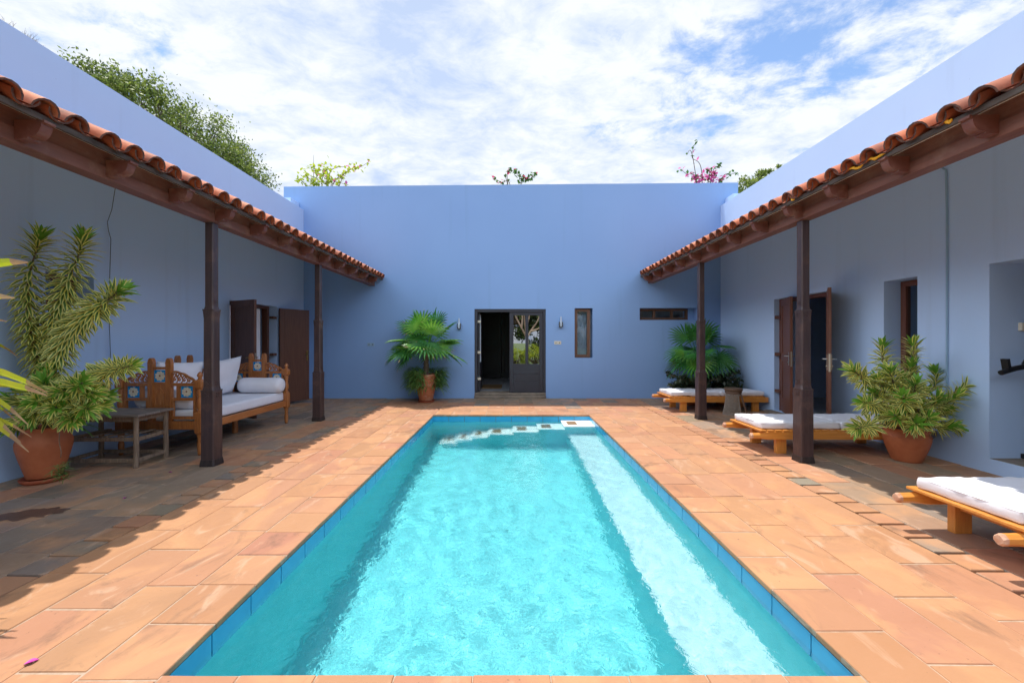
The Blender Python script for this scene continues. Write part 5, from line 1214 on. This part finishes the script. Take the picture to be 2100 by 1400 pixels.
climber('pink bougainvillea with one tall bare shoot above the right of the rear parapet', b3, [([base3, A(1440, 372), A(1438, 345), A(1432, 332), A(1420, 324), A(1421, 308), A(1427, 290)], 6, 3, .02), ([base3, A(1425, 365), A(1408, 357), A(1396, 346)], 12, 18, .045), ([base3, A(1435, 374), A(1430, 368)], 10, 90, .07), ([base3, A(1452, 372), A(1455, 365)], 8, 80, .07),
    ([base3, A(1455, 355), A(1450, 350)], 8, 26, .04), ([base3, A(1465, 362), A(1466, 360)], 8, 24, .04), ([base3, A(1462, 352), A(1474, 344), A(1477, 336)], 12, 0, .02), ([base3, A(1475, 372), A(1483, 368)], 6, 22, .04), ([base3, A(1480, 366), A(1497, 358), A(1511, 355)], 14, 0, .03), ([base3, A(1420, 318), A(1408, 318)], 3, 0, .02)], rn, 'lf_strap', 'lf_pink')
o = thing('roof_spike', 'thin dark spike rising behind the lime green bougainvillea', 'spike', (at(643, 370, 12).x, 12, 4.501)); mb = MB(); mb.tube([(0, 0, 0), (0, 0, 1.0), (0, 0, at(643, 318, 12).z - 4.5)], [.02, .015, .003], 6); mb.build('rod', 'darkhole', o)
o = thing('grass_clump', 'dark upright reed blades behind the left corner of the rear parapet', 'reed', (at(575, 400, 10.6).x, 10.6, 3.8)); mb = MB()
for i in range(13):
    x = rn.uniform(-.09, .09); mb.leaf((x, rn.uniform(-.1, .1), 0), (x * 1.0 + rn.uniform(-.05, .05), 0, 1), (0, 1, .01), rn.uniform(1.15, 1.5), .012, .12, (0,), 6, .2)
mb.build('blades', 'lf_strap', o)

# ------------------------------------------------------------ garden behind the camera (mirrored in the glazed door)
o = thing('garden_tree', 'pale bare forked tree in the garden, mirrored in the right glazed door leaf', 'tree', (1.0, -5.4, -.16)); mb = MB()
def limb(pts, r0, r1): path = spl(pts, 6); mb.tube(path, [r0 + (r1 - r0) * i / (len(path) - 1) for i in range(len(path))], 9)
limb([(0, 0, 0), (.03, 0, 1.0), (0, 0, 1.85)], .11, .085)
for pts in (((-.02, 0, 1.8), (-.35, .1, 2.4), (-.75, .1, 3.2), (-.9, .1, 3.9)), ((0, 0, 1.85), (-.12, 0, 2.5), (-.2, .1, 3.4)), ((.0, 0, 1.8), (.3, -.1, 2.3), (.7, 0, 2.9), (.95, 0, 3.7)), ((.25, 0, 2.2), (.7, 0, 2.35), (1.0, 0, 2.6)), ((-.12, 0, 2.5), (.12, 0, 3.0), (.15, .1, 3.6)), ((-.35, .1, 2.4), (-.3, .1, 3.1), (-.45, .1, 3.7))): limb(pts, .07, .03)
mb.build('trunk', 'bark', o)
for i, (x, y, r_, h_) in enumerate(((.3, -5.2, .8, 1.2), (1.5, -5.1, .85, 1.25), (2.7, -5.3, .9, 1.3), (-1.0, -5.3, .9, 1.2))):
    o = thing('garden_bush', ['yellow flowering bush below the forked tree', 'green and yellow bush right of the forked tree', 'leafy bush far right of the garden path', 'leafy bush far left of the garden path'][i] + ', mirrored in the glazed door', 'bush', (x, y, -.16))
    lf = MB(); tw = MB(); crown(lf, tw, (0, 0, h_ * .5), (r_, r_ * .6, h_ * .5), 2600, rn, (.06, .12), clumps=30, base=V((0, 0, 0))); lf.build('foliage', ['lf_lime', 'lf_tree'], o); tw.build('stem', 'darkbark', o)
tree('shade_tree', 'dark dense tree at the back of the garden, mirrored in the glazed door', (2.5, -10.5, -.16), [((.5, -10.5, 4.2), (2.8, 1.2, 4.2), 9000, 50), ((4.5, -11, 4.2), (2.8, 1.2, 4.2), 7000, 50), ((-3.5, -11, 4.2), (2.8, 1.2, 4.2), 6000, 50)], rn, (.22, .36), mats=('lf_tree2', 'lf_jade'), join=V((2.5, -10.5, 2.2)))

# ------------------------------------------------------------ fallen petals
def petal(p, rz, L, label):
    o = thing('petal', label, 'petal', tuple(p), rz, 'fallen bougainvillea petals'); mb = MB()
    n = 6; vs = []
    for i in range(n + 1):
        t = i / n; w_ = math.sin(math.pi * min(1, t * .95 + .03)) * L * .38
        vs += [(t * L, -w_, .004 + .35 * w_ + .05 * L * math.sin(3 * t)), (t * L, 0, .002), (t * L, w_, .004 + .35 * w_)]
    mb.add(vs, [(i * 3 + j, i * 3 + j + 1, i * 3 + 4 + j, i * 3 + 3 + j) for i in range(n) for j in range(2)], 0, True); mb.build('bract', 'petal', o)
def gp(px, py): Y = FP * 1.45 / (py - 698); return V(((px - 1049) / FP * Y, Y, .001))
petal(gp(345, 969), .4, .035, 'purple petal on the shaded paving in front of the dark left post')
petal(gp(252, 1023), 1.4, .03, 'tiny purple petal on the shaded paving between wet stain and pool')
petal(gp(48, 1364), .7, .045, 'magenta petal on the sunlit paving at the bottom left corner')
q = at(1634, 1384, 1.9); petal(V((q.x - .02, PY0 + .03, ZW + .012)), 1.2, .04, 'purple petal floating at the near right corner of the pool')
